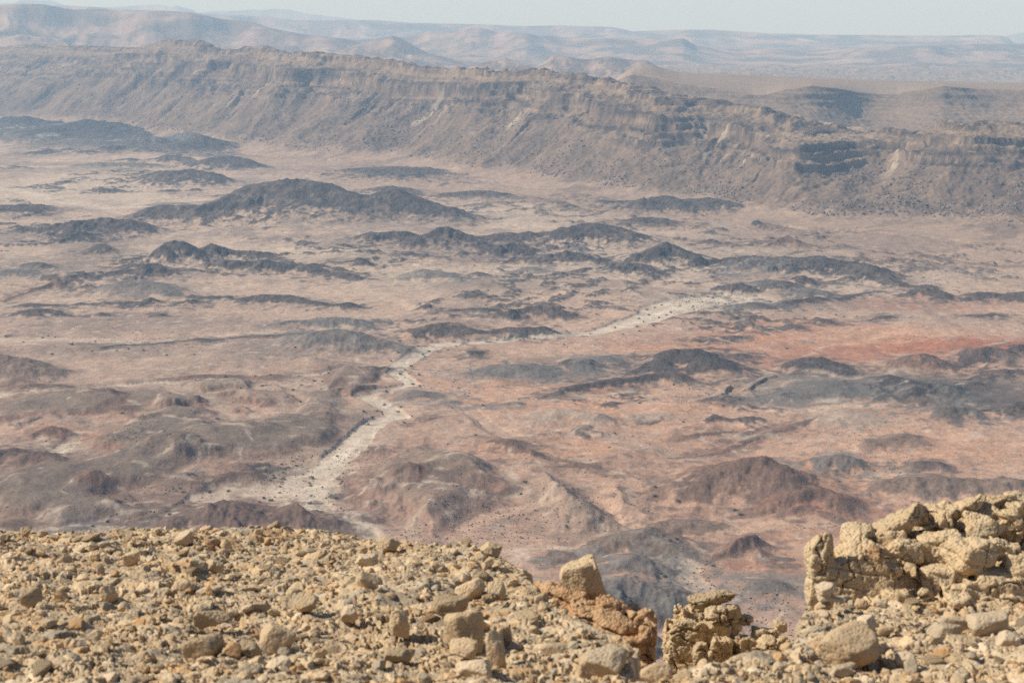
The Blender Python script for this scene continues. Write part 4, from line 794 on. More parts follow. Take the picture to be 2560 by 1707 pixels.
def rock_material(name, base, warm, grey, warm_amt=.5, grey_amt=.5, use_attr=False, pit=.5, bump=.02, scale=1.0, jitter=.25):
    m = bpy.data.materials.new(name); m.use_nodes = True
    nt = m.node_tree; nd = nt.nodes; lk = nt.links
    b = nd['Principled BSDF']; b.inputs['Roughness'].default_value = .92; b.inputs['Specular IOR Level'].default_value = .15
    tc = nd.new('ShaderNodeTexCoord'); vec = tc.outputs['Object']
    def noise(sc, det=4, ro=.6):
        n = nd.new('ShaderNodeTexNoise'); n.inputs['Scale'].default_value = sc*scale; n.inputs['Detail'].default_value = det; n.inputs['Roughness'].default_value = ro
        lk.new(vec, n.inputs['Vector']); return n.outputs['Fac']
    def ramp(src, a, bb, lo=0., hi=1.):
        r = nd.new('ShaderNodeMapRange'); r.inputs['From Min'].default_value = a; r.inputs['From Max'].default_value = bb; r.inputs['To Min'].default_value = lo; r.inputs['To Max'].default_value = hi
        lk.new(src, r.inputs['Value']); return r.outputs['Result']
    def mix(fac, a, bb):
        x = nd.new('ShaderNodeMix'); x.data_type = 'RGBA'
        lk.new(fac, x.inputs['Factor'])
        for s_, val in (('A', a), ('B', bb)):
            sock = [i for i in x.inputs if i.name == s_ and i.type == 'RGBA'][0]
            if isinstance(val, tuple): sock.default_value = (*val, 1)
            else: lk.new(val, sock)
        return [o for o in x.outputs if o.type == 'RGBA'][0]
    c1 = mix(ramp(noise(3.1, 5), .42, .66, 0, warm_amt), base, warm)
    c1 = mix(ramp(noise(5.3, 5, .7), .50, .68, 0, grey_amt), c1, grey)
    c1 = mix(ramp(noise(38, 4, .75), .56, .74, 0, .45), c1, tuple(x*.55 for x in base))
    sc_ = nd.new('ShaderNodeVectorMath'); sc_.operation = 'SCALE'; lk.new(c1, sc_.inputs[0])
    if use_attr:
        at = nd.new('ShaderNodeAttribute'); at.attribute_name = 'soil'
        mu = nd.new('ShaderNodeVectorMath'); mu.operation = 'MULTIPLY'; lk.new(c1, mu.inputs[0]); lk.new(at.outputs['Color'], mu.inputs[1]); lk.new(mu.outputs['Vector'], b.inputs['Base Color'])
    else:
        oi = nd.new('ShaderNodeObjectInfo'); lk.new(ramp(oi.outputs['Random'], 0, 1, 1-jitter, 1+jitter*.6), sc_.inputs['Scale']); lk.new(sc_.outputs['Vector'], b.inputs['Base Color'])
    vo = nd.new('ShaderNodeTexVoronoi'); vo.inputs['Scale'].default_value = 34*scale; lk.new(vec, vo.inputs['Vector'])
    add = nd.new('ShaderNodeMath'); add.operation = 'MULTIPLY_ADD'
    lk.new(ramp(vo.outputs['Distance'], 0, .55, 0, pit), add.inputs[0]); add.inputs[1].default_value = 1.0; lk.new(noise(16, 8, .72), add.inputs[2])
    bp = nd.new('ShaderNodeBump'); bp.inputs['Strength'].default_value = .8; bp.inputs['Distance'].default_value = bump
    lk.new(add.outputs['Value'], bp.inputs['Height']); lk.new(bp.outputs['Normal'], b.inputs['Normal'])
    return m
TANR, WARMR, GREYR = (.50, .37, .22), (.51, .325, .165), (.38, .305, .21)
M_STONE = rock_material('limestone', TANR, WARMR, GREYR, .45, .7)
M_PIT = rock_material('pitted_limestone', (.56, .42, .25), (.55, .36, .18), (.47, .375, .235), .5, .5, pit=.6, bump=.03)
M_PALE = rock_material('pale_limestone', (.54, .42, .275), (.51, .36, .205), (.43, .355, .255), .3, .4)
M_RED = rock_material('rusty_limestone', (.46, .29, .155), (.39, .21, .095), (.54, .40, .25), .7, .35, bump=.03)
M_RUB = rock_material('rubble_stone', (1, 1, 1), (1.0, .86, .70), (.86, .88, .90), .45, .5, use_attr=True, bump=.012)
M_EARTH = rock_material('stony_earth', (.52, .375, .225), (.55, .355, .185), (.46, .36, .25), .7, .5, jitter=0, bump=.03)

ledge_idx = np.arange(GZ.size, dtype=np.int32).reshape(GZ.shape)
ql = np.stack([ledge_idx[:-1, :-1], ledge_idx[:-1, 1:], ledge_idx[1:, 1:], ledge_idx[1:, :-1]], -1).reshape(-1, 4)
keep = (GZ[:-1, :-1].ravel() > H-33.5)
ql = ql[keep]; vs = np.unique(ql); rmap = np.full(GZ.size, -1, np.int32); rmap[vs] = np.arange(len(vs))
tag(link('rim_ground', np_mesh('rim_ground', np.stack([GX, GY, GZ], -1).reshape(-1, 3)[vs], rmap[ql], M_RUB, tint.reshape(-1, 3)[vs])), 'tan stony ground of the crater rim, ending in a broken edge', 'ground', kind='structure')

# --- rock shapes: a sphere cut by random planes, then weathered
import bmesh
_ico = {}
def ico(sub):
    if sub not in _ico:
        bm = bmesh.new(); bmesh.ops.create_icosphere(bm, subdivisions=sub, radius=1); bm.verts.index_update()
        _ico[sub] = (np.array([v.co[:] for v in bm.verts], f32), np.array([[v.index for v in f.verts] for f in bm.faces], np.int32)); bm.free()
    return _ico[sub]
def rock_shape(seed, sub, cuts=11, lo=.55, hi=.98, rough=.05, pits=0.0, flat=True, sharp=20.0, lam=.6, box=.42):
    r = np.random.default_rng(seed); D, Fc = ico(sub)
    n = r.normal(size=(cuts, 3)); n /= np.linalg.norm(n, axis=1)[:, None]
    bx = np.array([(1, 0, 0), (-1, 0, 0), (0, 1, 0), (0, -1, 0), (0, 0, 1), (0, 0, -1)])+r.normal(0, box, (6, 3)); bx /= np.linalg.norm(bx, axis=1)[:, None]
    n = np.vstack([n, bx])
    hk = np.concatenate([r.uniform(lo, hi, cuts), r.uniform(.5, .85, 6)])
    k = np.maximum(D@n.T.astype(f32), 0)/hk.astype(f32)
    rr = 1/np.maximum((k**sharp).sum(1), .25)**(1/sharp)
    P = D*np.minimum(rr, 1.3)[:, None].astype(f32)
    o = seed % 97
    disp = fbm3(P+o, lam, 5 if sub > 3 else 3, .55, seed % 50)*rough
    if pits:
        cz = perlin3(P*5.5+o, 3)
        disp = disp-np.maximum(cz-.2, 0)*pits*.6-np.abs(perlin3(P*11+o, 9))*pits*.20*sstep(-.3, .4, perlin3(P*1.7+o, 4))+fbm3(P+o, .11, 3, .6, 21)*pits*.26
        crack = np.abs(fbm3(P*np.array([1, 1, 1.6], f32)+o, 1.1, 3, .5, 33))
        disp = disp-np.exp(-(crack/.035)**2)*pits*1.1
    return P*(1+disp)[:, None], Fc
def rot_xyz(a, b, c):
    ca, sa, cb, sb_, cc, sc2 = cos(a), sin(a), cos(b), sin(b), cos(c), sin(c)
    return np.array([[cb*cc, sa*sb_*cc-ca*sc2, ca*sb_*cc+sa*sc2], [cb*sc2, sa*sb_*sc2+ca*cc, ca*sb_*sc2-sa*cc], [-sb_, sa*cb, ca*cb]])

# --- loose boulders and stones that can be picked out, by photo place and size
def big_stone(crop, cx, cy, w, h, label, mat=M_STONE, seed=0, roll=0., dist=None, deep=.85, rough=.055, pits=0.0, sub=5, name='boulder', cat='boulder', group=None, cuts=11, sink=.12, flat=True, parent=None, off=(0, 0, 0), box=.34):
    (u0, v0), (u1, v1) = px(crop, [(cx-w/2, cy-h/2), (cx+w/2, cy+h/2)])
    u, vb = (u0+u1)/2, v1
    y = ledge_point(u, vb)[1] if dist is None else dist
    x, _, z0 = at_distance(u, vb, y); z1 = at_distance(u, v0, y)[2]
    sx = (u1-u0)/F*y/2*1.06; sz = (z1-z0)/2*1.05
    sy = deep*min(sx, sz*1.6 if sx > sz*1.6 else sx)
    P, Fc = rock_shape(seed, sub, cuts, rough=rough, pits=pits, flat=flat, box=box)
    P = P/np.abs(P).max(0)
    P = P*np.array([sx, sy, sz*(1+sink)])
    if roll: P = P@rot_xyz(0, -roll, 0).T
    me = np_mesh(name, P, Fc, mat)
    o = link(name, me, parent)
    o.location = (x-off[0], y+sy*.6-off[1], (z0+z1)/2-sz*sink-off[2])
    if label: tag(o, label, cat, group)
    return o
STONES = [
 ('Q', 1270, 1020, 470, 450, 'largest loose boulder on the rim, pale top and shaded brown front', M_STONE, 3, 0),
 ('Q', 1100, 800, 400, 200, 'low rounded boulder tucked behind the largest loose boulder', M_STONE, 5, 0), ('Q', 1290, 620, 350, 230, 'wedge topped boulder standing behind the low rounded boulder', M_STONE, 7, 0),
 ('Q', 1570, 640, 230, 190, 'lumpy stone beside the wedge topped boulder', M_STONE, 9, 0), ('Q', 260, 570, 300, 270, 'grey faced boulder split into two bulges, on the stony slope', M_STONE, 12, 0),
 ('Q', 485, 570, 150, 170, 'small dark boulder leaning beside the grey faced split boulder', M_STONE, 14, 0), ('Q', 760, 610, 150, 130, 'square shaded stone alone between pale flat slabs', M_STONE, 16, 0),
 ('Q', 590, 950, 250, 280, 'blocky boulder with pale top and flat shaded side, one step from the largest boulder', M_STONE, 18, 0), ('Q', 240, 310, 240, 170, 'pale angular boulder above the grey faced split boulder', M_PALE, 20, 0),
 ('Q', 450, 145, 250, 140, 'brown boulder on the skyline of the rim near the pale riverbed', M_STONE, 22, 0), ('Q', 1530, 200, 260, 140, 'dark rounded boulder on the rim edge against the crater floor', M_STONE, 24, 0), ('Q', 1410, 295, 210, 100, 'dark flat stone just below the rounded boulder at the rim edge', M_STONE, 26, 0),
 ('Q', 1580, 1230, 210, 380, 'tall narrow block standing behind a black gap by the largest boulder', M_STONE, 28, .05), ('Q', 1690, 1080, 150, 220, 'slim upright stone beside the tall narrow block', M_STONE, 30, 0),
 ('Q', 1370, 1450, 430, 240, 'pale layered boulder at the lowest edge below the largest boulder', M_PALE, 32, 0), ('Q', 550, 1290, 370, 180, 'broad grey slab among small rubble, below the blocky boulder', M_STONE, 34, 0), ('Q', 1230, 1240, 330, 190, 'weathered grey stone touching the foot of the largest boulder', M_STONE, 36, 0),
 ('R', 120, 150, 210, 190, 'knobbly tan boulder with an orange underside on the skyline of the rim', M_PALE, 38, 0), ('R', 550, 105, 210, 80, 'long pale stone lying on the skyline of the rim', M_PALE, 40, 0), ('R', 385, 205, 95, 120, 'small reddish stone with a dark side below the skyline stones', M_RED, 42, 0), ('R', 530, 210, 120, 110, 'small tan stone next to the small reddish stone', M_STONE, 44, 0),
 ('R', 1460, 315, 190, 120, 'tan boulder with a flat top on the fine gravel patch', M_STONE, 46, 0), ('R', 240, 410, 230, 160, 'wedge of pale rock pointing up beside a knobbly one', M_PALE, 48, .1), ('R', 410, 430, 190, 120, 'knobbly tan rock beside the pale pointed wedge', M_STONE, 50, 0),
 ('R', 370, 940, 420, 160, 'long shaded slab like a bench in the middle of the rubble', M_STONE, 52, 0), ('R', 360, 675, 270, 120, 'pale flat stone with a dark hollow beneath, above the long slab', M_PALE, 54, 0), ('R', 110, 630, 240, 160, 'grey stone with a shaded side by the pale flat stone', M_STONE, 56, 0),
 ('R', 1310, 810, 260, 200, 'dark shaded boulder halfway down the rubble slope', M_STONE, 58, 0), ('R', 1010, 1140, 420, 220, 'large pale block with hollowed shaded front, low on the rubble slope', M_STONE, 60, 0), ('R', 740, 1265, 280, 150, 'rounded tan stone beside the large hollowed block', M_STONE, 62, 0),
 ('R', 570, 1315, 190, 120, 'small rounded stone before the rounded tan stone', M_STONE, 64, 0), ('R', 290, 1250, 420, 260, 'wide weathered grey boulder low on the rubble slope', M_STONE, 66, 0), ('R', 880, 810, 210, 70, 'white flat stone shining in the rubble', M_PALE, 68, 0), ('R', 1760, 880, 200, 160, 'bright pale stone near the blocky boulder', M_PALE, 70, 0),
 ('R', 1060, 1420, 280, 240, 'tall pale stone at the bottom of the rubble slope', M_PALE, 72, 0), ('R', 760, 1500, 310, 180, 'broad pale stone at the very bottom of the rubble', M_PALE, 74, 0),
 ('T', 380, 1085, 360, 340, 'cube shaped boulder with one bright edge and a brown shaded face', M_STONE, 76, 0), ('T', 1280, 235, 220, 160, 'bright cream coloured block just under the rim skyline', M_PALE, 78, 0), ('T', 1760, 535, 240, 250, 'upright stone split in two with a white sunlit edge', M_STONE, 80, 0),
 ('T', 2050, 725, 350, 160, 'smooth tan oblong stone downhill from the upright split stone', M_STONE, 82, 0), ('T', 335, 165, 180, 120, 'tan stone with a dark hollow on the far end of the rim skyline', M_STONE, 84, 0), ('T', 115, 925, 170, 130, 'small shaded stone beside the cube shaped boulder', M_STONE, 86, 0),
 ('T', 1450, 1010, 260, 230, 'grey boulder with a black overhang in the thick rubble', M_STONE, 88, 0), ('T', 530, 835, 230, 150, 'pale grey stone casting a dark shadow above the cube shaped boulder', M_STONE, 90, 0), ('T', 1270, 500, 160, 110, 'brown peaked stone uphill of the upright split stone', M_STONE, 92, 0), ('T', 650, 1400, 260, 110, 'flat pale slab below the cube shaped boulder', M_PALE, 94, 0),
 ('P', 690, 985, 190, 170, 'dark brown stone resting on the end of the white slab', M_STONE, 96, 0), ('P', 850, 960, 420, 260, 'big white topped slab near the cliff edge', M_PALE, 98, 0), ('P', 450, 880, 320, 140, 'grey worn slab uphill of the white topped slab', M_STONE, 100, 0), ('P', 1220, 1060, 250, 160, 'warm tan boulder at the mouth of the gap', M_STONE, 102, 0), ('P', 1470, 1075, 170, 130, 'round tan boulder at the foot of the leaning rock stack', M_STONE, 104, 0), ('P', 230, 640, 250, 150, 'pale grey boulder below the rusty cliff corner', M_STONE, 106, 0), ('P', 330, 490, 140, 130, 'rough grey stone on the edge beside the rusty cliff corner', M_STONE, 107, 0),
 ('O', 1560, 1115, 380, 100, 'long pale flat slab leaning on the rubble under the pitted outcrop', M_PALE, 108, -.05), ('O', 1450, 1190, 290, 130, 'pale rounded stone under the long flat slab', M_PALE, 110, 0), ('O', 1790, 1130, 340, 220, 'broad sloping pale boulder under the pitted outcrop', M_PALE, 112, .15), ('O', 830, 1115, 180, 150, 'squarish pale stone at the shadowed foot of the pitted outcrop', M_PALE, 114, 0),
 ('O', 965, 1170, 160, 70, 'smooth tan pebble shaped stone before the pitted outcrop', M_STONE, 116, 0), ('O', 680, 1300, 490, 310, 'big grey rounded boulder under the cairn', M_STONE, 118, 0), ('O', 1950, 1260, 260, 140, 'wide pale boulder at the end of the rubble by the picture edge', M_PALE, 120, 0), ('O', 1140, 1400, 170, 110, 'pale stone in the rubble below the big grey rounded boulder', M_PALE, 122, 0), ('O', 620, 1480, 210, 90, 'flat pale stone at the bottom below the cairn', M_PALE, 124, 0), ('O', 1350, 1260, 150, 110, 'grey stone with a steep shaded side in the rubble', M_STONE, 126, 0),
]
for crop, cx, cy, w_, h_, lab, mt, seed, roll in STONES:
    big_stone(crop, cx, cy, w_, h_, lab, mt, seed, roll, rough=.075, sub=5, group=None)
# the small cairn: stones piled on a pale pillar
big_stone('O', 345, 1230, 250, 350, 'pale square pillar of rock carrying the little cairn', M_PALE, 201, 0, dist=12.1, sub=5, name='boulder', deep=.9)
for i, (cx, cy, w_, h_, roll, lab) in enumerate([(430, 1062, 120, 80, .1, 'lowest dark stone of the little cairn'), (528, 1060, 120, 115, 0, 'squarish stone low in the little cairn'), (505, 980, 165, 70, .15, 'flat stone in the middle of the little cairn'), (560, 925, 190, 55, -.2, 'thin slab jutting out of the little cairn'), (500, 905, 110, 60, .1, 'small wedge under the top stone of the little cairn'), (512, 848, 165, 100, .25, 'pale pointed top stone of the little cairn')]):
    big_stone('O', cx, cy, w_, h_, lab, M_PALE if i > 2 else M_STONE, 210+i, roll, dist=12.15, sub=4, name='cairn_stone', cat='stone', group='stones of the little cairn', sink=.06, deep=.8)

# --- bedrock outcrops: a fused, cracked body and its separate capping slabs
def block_verts(crop, b, seed, sub, grow=1.12):
    cx, cy, w_, h_, roll, dist = b[:6]
    (u0, v0), (u1, v1) = px(crop, [(cx-w_/2, cy-h_/2), (cx+w_/2, cy+h_/2)])
    x, _, zc = at_distance((u0+u1)/2, (v0+v1)/2, dist)
    sx = (u1-u0)/F*dist/2*grow; sz = (v1-v0)/F*dist/2*grow; sy = max(.8*sx, .12) if sx < 2.2*sz else 1.5*sz
    P, Fc = rock_shape(seed, sub, 9, .62, 1.0, .04, 0, box=.2, sharp=34)
    P = P/np.abs(P).max(0)*np.array([sx, sy, sz])
    if roll: P = P@rot_xyz(0, -roll, 0).T
    return P+np.array([x, dist+sy*.35, zc]), Fc
def weather(co, nrm, seed, amt, scale=1.0):
    o = seed*1.37
    q = co*scale+o
    dsp = fbm3(q, .42, 3, .5, 3)*.026+fbm3(q, .10, 4, .65, 5)*.015
    bed = ((q[:, 2]+.22*q[:, 0]+fbm3(q, .5, 2, .5, 15)*.06)/.16) % 1.0
    dsp = dsp-np.exp(-((bed-.5)/.07)**2)*.028*sstep(-.1, .3, fbm3(q, .7, 2, .5, 16))
    cr = np.abs(fbm3(q*np.array([1, 1, 1.5]), .55, 3, .5, 7)); cr2 = np.abs(fbm3(q*np.array([1.3, 1, .8]), .33, 2, .5, 8))
    dsp = dsp-np.exp(-(cr/.022)**2)*.065-np.exp(-(cr2/.025)**2)*.035
    pit = np.maximum(fbm3(q, .055, 2, .5, 11)-.18, 0)*sstep(-.15, .35, fbm3(q, .6, 2, .5, 12))
    return co+nrm*((dsp-pit*.05)*amt)[:, None]
def fused(name, crop, blocks, mat, seed, parent, base, voxel, amt=1.0, grow=1.14):
    VV, FF, n0 = [], [], 0
    for i, b in enumerate(blocks):
        P, Fc = block_verts(crop, b, seed+i*3, 5, grow)
        VV.append(P); FF.append(Fc+n0); n0 += len(P)
    me = np_mesh(name+'_raw', np.vstack(VV)-np.array(base), np.vstack(FF))
    o = bpy.data.objects.new(name+'_raw', me); COL.objects.link(o)
    m = o.modifiers.new('r', 'REMESH'); m.mode = 'VOXEL'; m.voxel_size = voxel
    m2 = o.modifiers.new('s', 'SMOOTH'); m2.factor = .5; m2.iterations = 1
    bpy.context.view_layer.update()
    ev = o.evaluated_get(bpy.context.evaluated_depsgraph_get()); new = bpy.data.meshes.new_from_object(ev)
    bpy.data.objects.remove(o); bpy.data.meshes.remove(me)
    new.name = name; n = len(new.vertices)
    cv = np.empty(n*3, f32); nv = np.empty(n*3, f32)
    new.vertices.foreach_get('co', cv); new.vertices.foreach_get('normal', nv)
    cv = weather(cv.reshape(-1, 3), nv.reshape(-1, 3), seed, amt)
    new.vertices.foreach_set('co', np.ascontiguousarray(cv, f32).ravel())
    new.polygons.foreach_set('use_smooth', np.ones(len(new.polygons), bool)); new.update()
    new.materials.clear(); new.materials.append(mat)
    return link(name, new, parent)
def outcrop(name, label, base, blocks, slabs, mat, seed, crop, voxel=.013, amt=1.0):
    root = bpy.data.objects.new(name, None); COL.objects.link(root); root.location = base; tag(root, label, 'rock outcrop')
    fused('rock_body', crop, blocks, mat, seed, root, base, voxel, amt)
    for i, b in enumerate(slabs): fused('rock_slab', crop, [b], b[6] if len(b) > 6 else mat, seed+200+i*7, root, base, voxel*.9, amt*.8)
    return root
outcrop('pitted_outcrop', 'big pitted tan rock outcrop of cracked blocks and slanting slabs', (3.3, 13.6, H-5.0), [
 (690, 800, 700, 640, .05, 13.3), (475, 760, 230, 660, .04, 13.2), (770, 490, 320, 240, -.05, 13.5), (1320, 250, 140, 110, .2, 13.9), (1430, 330, 140, 170, .3, 13.7), (1000, 500, 300, 200, .2, 13.5),
 (1370, 530, 380, 270, .35, 13.4), (1110, 570, 260, 190, .1, 13.3), (1690, 370, 400, 240, .05, 13.7), (1950, 350, 210, 280, .1, 13.8), (1975, 245, 170, 170, .0, 14.0), (1620, 590, 420, 250, .18, 13.1), (1850, 540, 210, 190, -.2, 13.2), (1970, 550, 110, 130, 0, 13.2),
 (1180, 850, 320, 260, 0, 13.3), (1400, 760, 300, 180, .1, 13.1), (1560, 850, 320, 130, 0, 12.95), (1560, 960, 300, 160, .1, 12.8), (1740, 940, 150, 160, 0, 12.9), (1920, 960, 330, 240, 0, 12.9), (1330, 980, 300, 260, 0, 12.95), (1100, 970, 320, 260, 0, 13.05), (1750, 770, 560, 300, .05, 13.4), (1980, 740, 300, 300, 0, 13.3), (1650, 480, 800, 280, 0, 14.2), (1000, 820, 500, 600, 0, 13.9), (1300, 640, 700, 300, .1, 14.0),
 (1150, 440, 420, 240, .4, 13.85), (1600, 340, 520, 240, .35, 14.0), (1760, 250, 520, 200, .1, 14.15), (2050, 230, 300, 220, 0, 14.2), (1850, 1000, 760, 220, 0, 13.0), (1900, 860, 460, 330, 0, 12.95), (1640, 900, 420, 260, .1, 12.95), (2000, 700, 300, 260, 0, 13.1), (1500, 1000, 500, 200, 0, 13.1), (1350, 330, 300, 260, .2, 14.0), (2200, 480, 420, 560, 0, 13.9), (2230, 850, 420, 420, 0, 13.4), (700, 1080, 600, 200, 0, 13.2)],
 [(1080, 345, 440, 165, .52, 13.6), (1228, 275, 125, 170, .3, 13.8), (1565, 235, 450, 125, .42, 13.9), (1870, 160, 240, 85, .12, 14.1), (1045, 710, 105, 115, 0, 13.05), (1180, 705, 88, 90, 0, 13.1), (905, 575, 115, 115, 0, 13.05, M_RED)], M_PIT, 31, 'O', .0125, .8)
outcrop('rock_stack', 'leaning stack of cracked tan rock with a capping slab, by the gap', (1.9, 15.8, H-8.5), [
 (1410, 590, 120, 200, .1, 15.7), (1525, 650, 340, 240, .1, 15.8), (1790, 660, 260, 110, 0, 15.6), (1930, 640, 115, 90, 0, 15.7), (1470, 830, 340, 480, .06, 15.6), (1320, 800, 80, 380, .03, 15.7), (1720, 740, 290, 240, 0, 15.6), (1745, 850, 190, 180, 0, 15.35), (1925, 830, 190, 160, 0, 15.4), (2060, 750, 200, 140, .05, 15.6), (2090, 820, 150, 80, 0, 15.3), (2200, 690, 110, 130, .1, 15.7), (2215, 810, 130, 110, 0, 15.5), (1800, 1010, 800, 260, 0, 15.4), (2150, 960, 380, 240, 0, 15.6), (1620, 1150, 700, 320, 0, 15.5), (1900, 1250, 900, 400, 0, 15.8), (1560, 950, 500, 300, 0, 15.7)],
 [(1640, 478, 420, 105, .14, 15.7), (1700, 570, 165, 140, -.1, 15.5), (1830, 565, 135, 110, 0, 15.6), (1585, 920, 140, 220, .1, 15.15)], M_PIT, 57, 'P', .014, .85)
outcrop('cliff_corner', 'rusty orange broken cliff corner with a sunlit tilted top block', (.9, 13.2, H-6.2), [
 (450, 470, 300, 180, -.35, 13.3), (330, 400, 240, 140, -.3, 13.6), (560, 520, 360, 300, -.4, 13.2), (700, 640, 420, 260, -.35, 12.9), (860, 590, 260, 380, -.1, 13.0), (760, 580, 300, 320, -.3, 13.2), (1050, 590, 170, 140, 0, 13.3), (960, 640, 200, 260, 0, 13.1), (1110, 720, 240, 320, 0, 12.9), (1195, 680, 70, 190, 0, 13.0), (1150, 900, 180, 520, 0, 12.5), (1040, 880, 260, 360, 0, 12.4), (1080, 1100, 280, 320, 0, 12.0), (900, 760, 400, 260, -.2, 12.7), (860, 900, 500, 300, -.1, 12.8), (600, 760, 600, 300, -.3, 13.2)],
 [], M_RED, 83, 'P', .013, 1.1)
_r = bpy.data.objects['cliff_corner']
big_stone('P', 668, 335, 350, 320, None, M_PIT, 437, .36, dist=13.2, sub=6, rough=.11, pits=.04, box=.13, name='rock_block', parent=_r, off=_r.location, cuts=5, deep=.9)

# --- loose stones: the largest ones one by one, then the small rubble
TPL = [np_mesh('stone', (lambda P: P/np.abs(P).max())(rock_shape(700+i*13, 4, 8, .45, .92, .08, sharp=40, box=.3)[0]), ico(4)[1], (M_STONE, M_STONE, M_PALE, M_STONE, M_RED if i == 9 else M_STONE)[i % 5]) for i in range(15)]
def scatter_points(n, seed, ymin=8.6, pw=1.0):
    r = np.random.default_rng(seed); xs, ys = np.zeros(0), np.zeros(0)
    while len(xs) < n:
        y = r.uniform(ymin, 17.4, n*2); x = r.uniform(-.38, .38, n*2)*y
        k = on_ledge(x, y) & (r.random(n*2) < (y/17.4)**pw)
        xs = np.concatenate([xs, x[k]]); ys = np.concatenate([ys, y[k]])
    return xs[:n], ys[:n]
n_st = 300-len(STONES)-8
px_, py_ = scatter_points(n_st, 900)
ss_ = np.sort(rng.uniform(0, 1, n_st)**2.6)[::-1]*.075+.034
for i in range(n_st):
    t = TPL[i % 15]; o = link('stone', t)
    s0 = ss_[i]; a = rng.uniform(0, 6.28)
    fl = rng.uniform(.38, .8)
    o.scale = (s0*rng.uniform(.8, 1.35), s0*rng.uniform(.7, 1.1), s0*fl); o.rotation_euler = (rng.normal(0, .18), rng.normal(0, .18), a)
    o.location = (px_[i], py_[i], float(ledge_z(px_[i], py_[i]))+s0*fl*.12)
    mt = t.materials[0]
    if mt == M_PALE: tag(o, 'loose pale cream stone scattered in the rubble of the rim', 'stone', 'loose pale stones on the rim')
    elif mt == M_RED: tag(o, 'loose rusty orange stone scattered in the rubble of the rim', 'stone', 'loose rusty stones on the rim')
    else: tag(o, 'loose tan fist to head sized stone scattered in the rubble of the rim', 'stone', 'loose tan stones on the rim')

def merged_rocks(name, pos, size, flat, seed, sub, mat, tint, tilt=.35, shapes=14, cuts=8, smooth=True):
    """many small rocks as one mesh"""
    r = np.random.default_rng(seed); n = len(pos)
    T = [rock_shape(seed*31+i, sub, cuts, .42, .92, .05, sharp=40, box=.3) for i in range(shapes)]
    T = [(P/np.abs(P).max(), Fc) for P, Fc in T]
    nv, Fc = len(T[0][0]), T[0][1]
    V = np.empty((n, nv, 3), f32)
    pick = r.integers(0, shapes, n)
    a = r.uniform(0, 6.283, n); bx, by = r.normal(0, tilt, n), r.normal(0, tilt, n)
    sx, sy = size*r.uniform(.8, 1.4, n), size*r.uniform(.65, 1.1, n); sz = size*flat
    for k in range(shapes):
        m = np.nonzero(pick == k)[0]
        if not len(m): continue
        P = T[k][0][None]*np.stack([sx[m], sy[m], sz[m]], -1)[:, None, :]
        x, y, z_ = P[..., 0], P[..., 1], P[..., 2]
        cb, sb2 = np.cos(bx[m])[:, None], np.sin(bx[m])[:, None]; y, z_ = y*cb-z_*sb2, y*sb2+z_*cb
        cb, sb2 = np.cos(by[m])[:, None], np.sin(by[m])[:, None]; x, z_ = x*cb+z_*sb2, -x*sb2+z_*cb
        cb, sb2 = np.cos(a[m])[:, None], np.sin(a[m])[:, None]; x, y = x*cb-y*sb2, x*sb2+y*cb
        V[m] = np.stack([x, y, z_], -1)+pos[m][:, None, :]
    Fa = (Fc[None]+(np.arange(n)*nv)[:, None, None]).reshape(-1, 3)
    colr = np.repeat(tint[:, None, :], nv, 1).reshape(-1, 3)
    return link(name, np_mesh(name, V.reshape(-1, 3), Fa, mat, colr, smooth=smooth))
def stone_tints(n, seed):
    r = np.random.default_rng(seed)
    base = np.array([(.55, .40, .235), (.49, .375, .235), (.38, .31, .215), (.61, .47, .30), (.50, .31, .15), (.55, .39, .22)])
    return base[r.choice(6, n, p=[.3, .22, .18, .12, .08, .10])]*r.uniform(.8, 1.12, (n, 1))
rp = np.random.default_rng(77)
for nm, n, lo, hi, sub, sd in (('stone_rubble', 2600, .022, .075, 2, 41), ('stone_gravel', 9000, .010, .026, 1, 43)):
    x, y = scatter_points(n, 1000+sd, 8.3, 1.3)
    sz = lo*(hi/lo)**(rp.random(n)**1.6); fl = rp.uniform(.4, .8, n)
    zz = ledge_z(x, y)+sz*fl*rp.uniform(.0, .55, n)
    o = merged_rocks(nm, np.stack([x, y, zz], -1), sz, fl, sd, sub, M_RUB, stone_tints(n, sd), .42, smooth=False)
    tag(o, 'countless small tan and grey stones covering the rim' if 'rubble' in nm else 'fine gravel and chips lying between the stones of the rim', 'rubble' if 'rubble' in nm else 'gravel', kind='stuff')
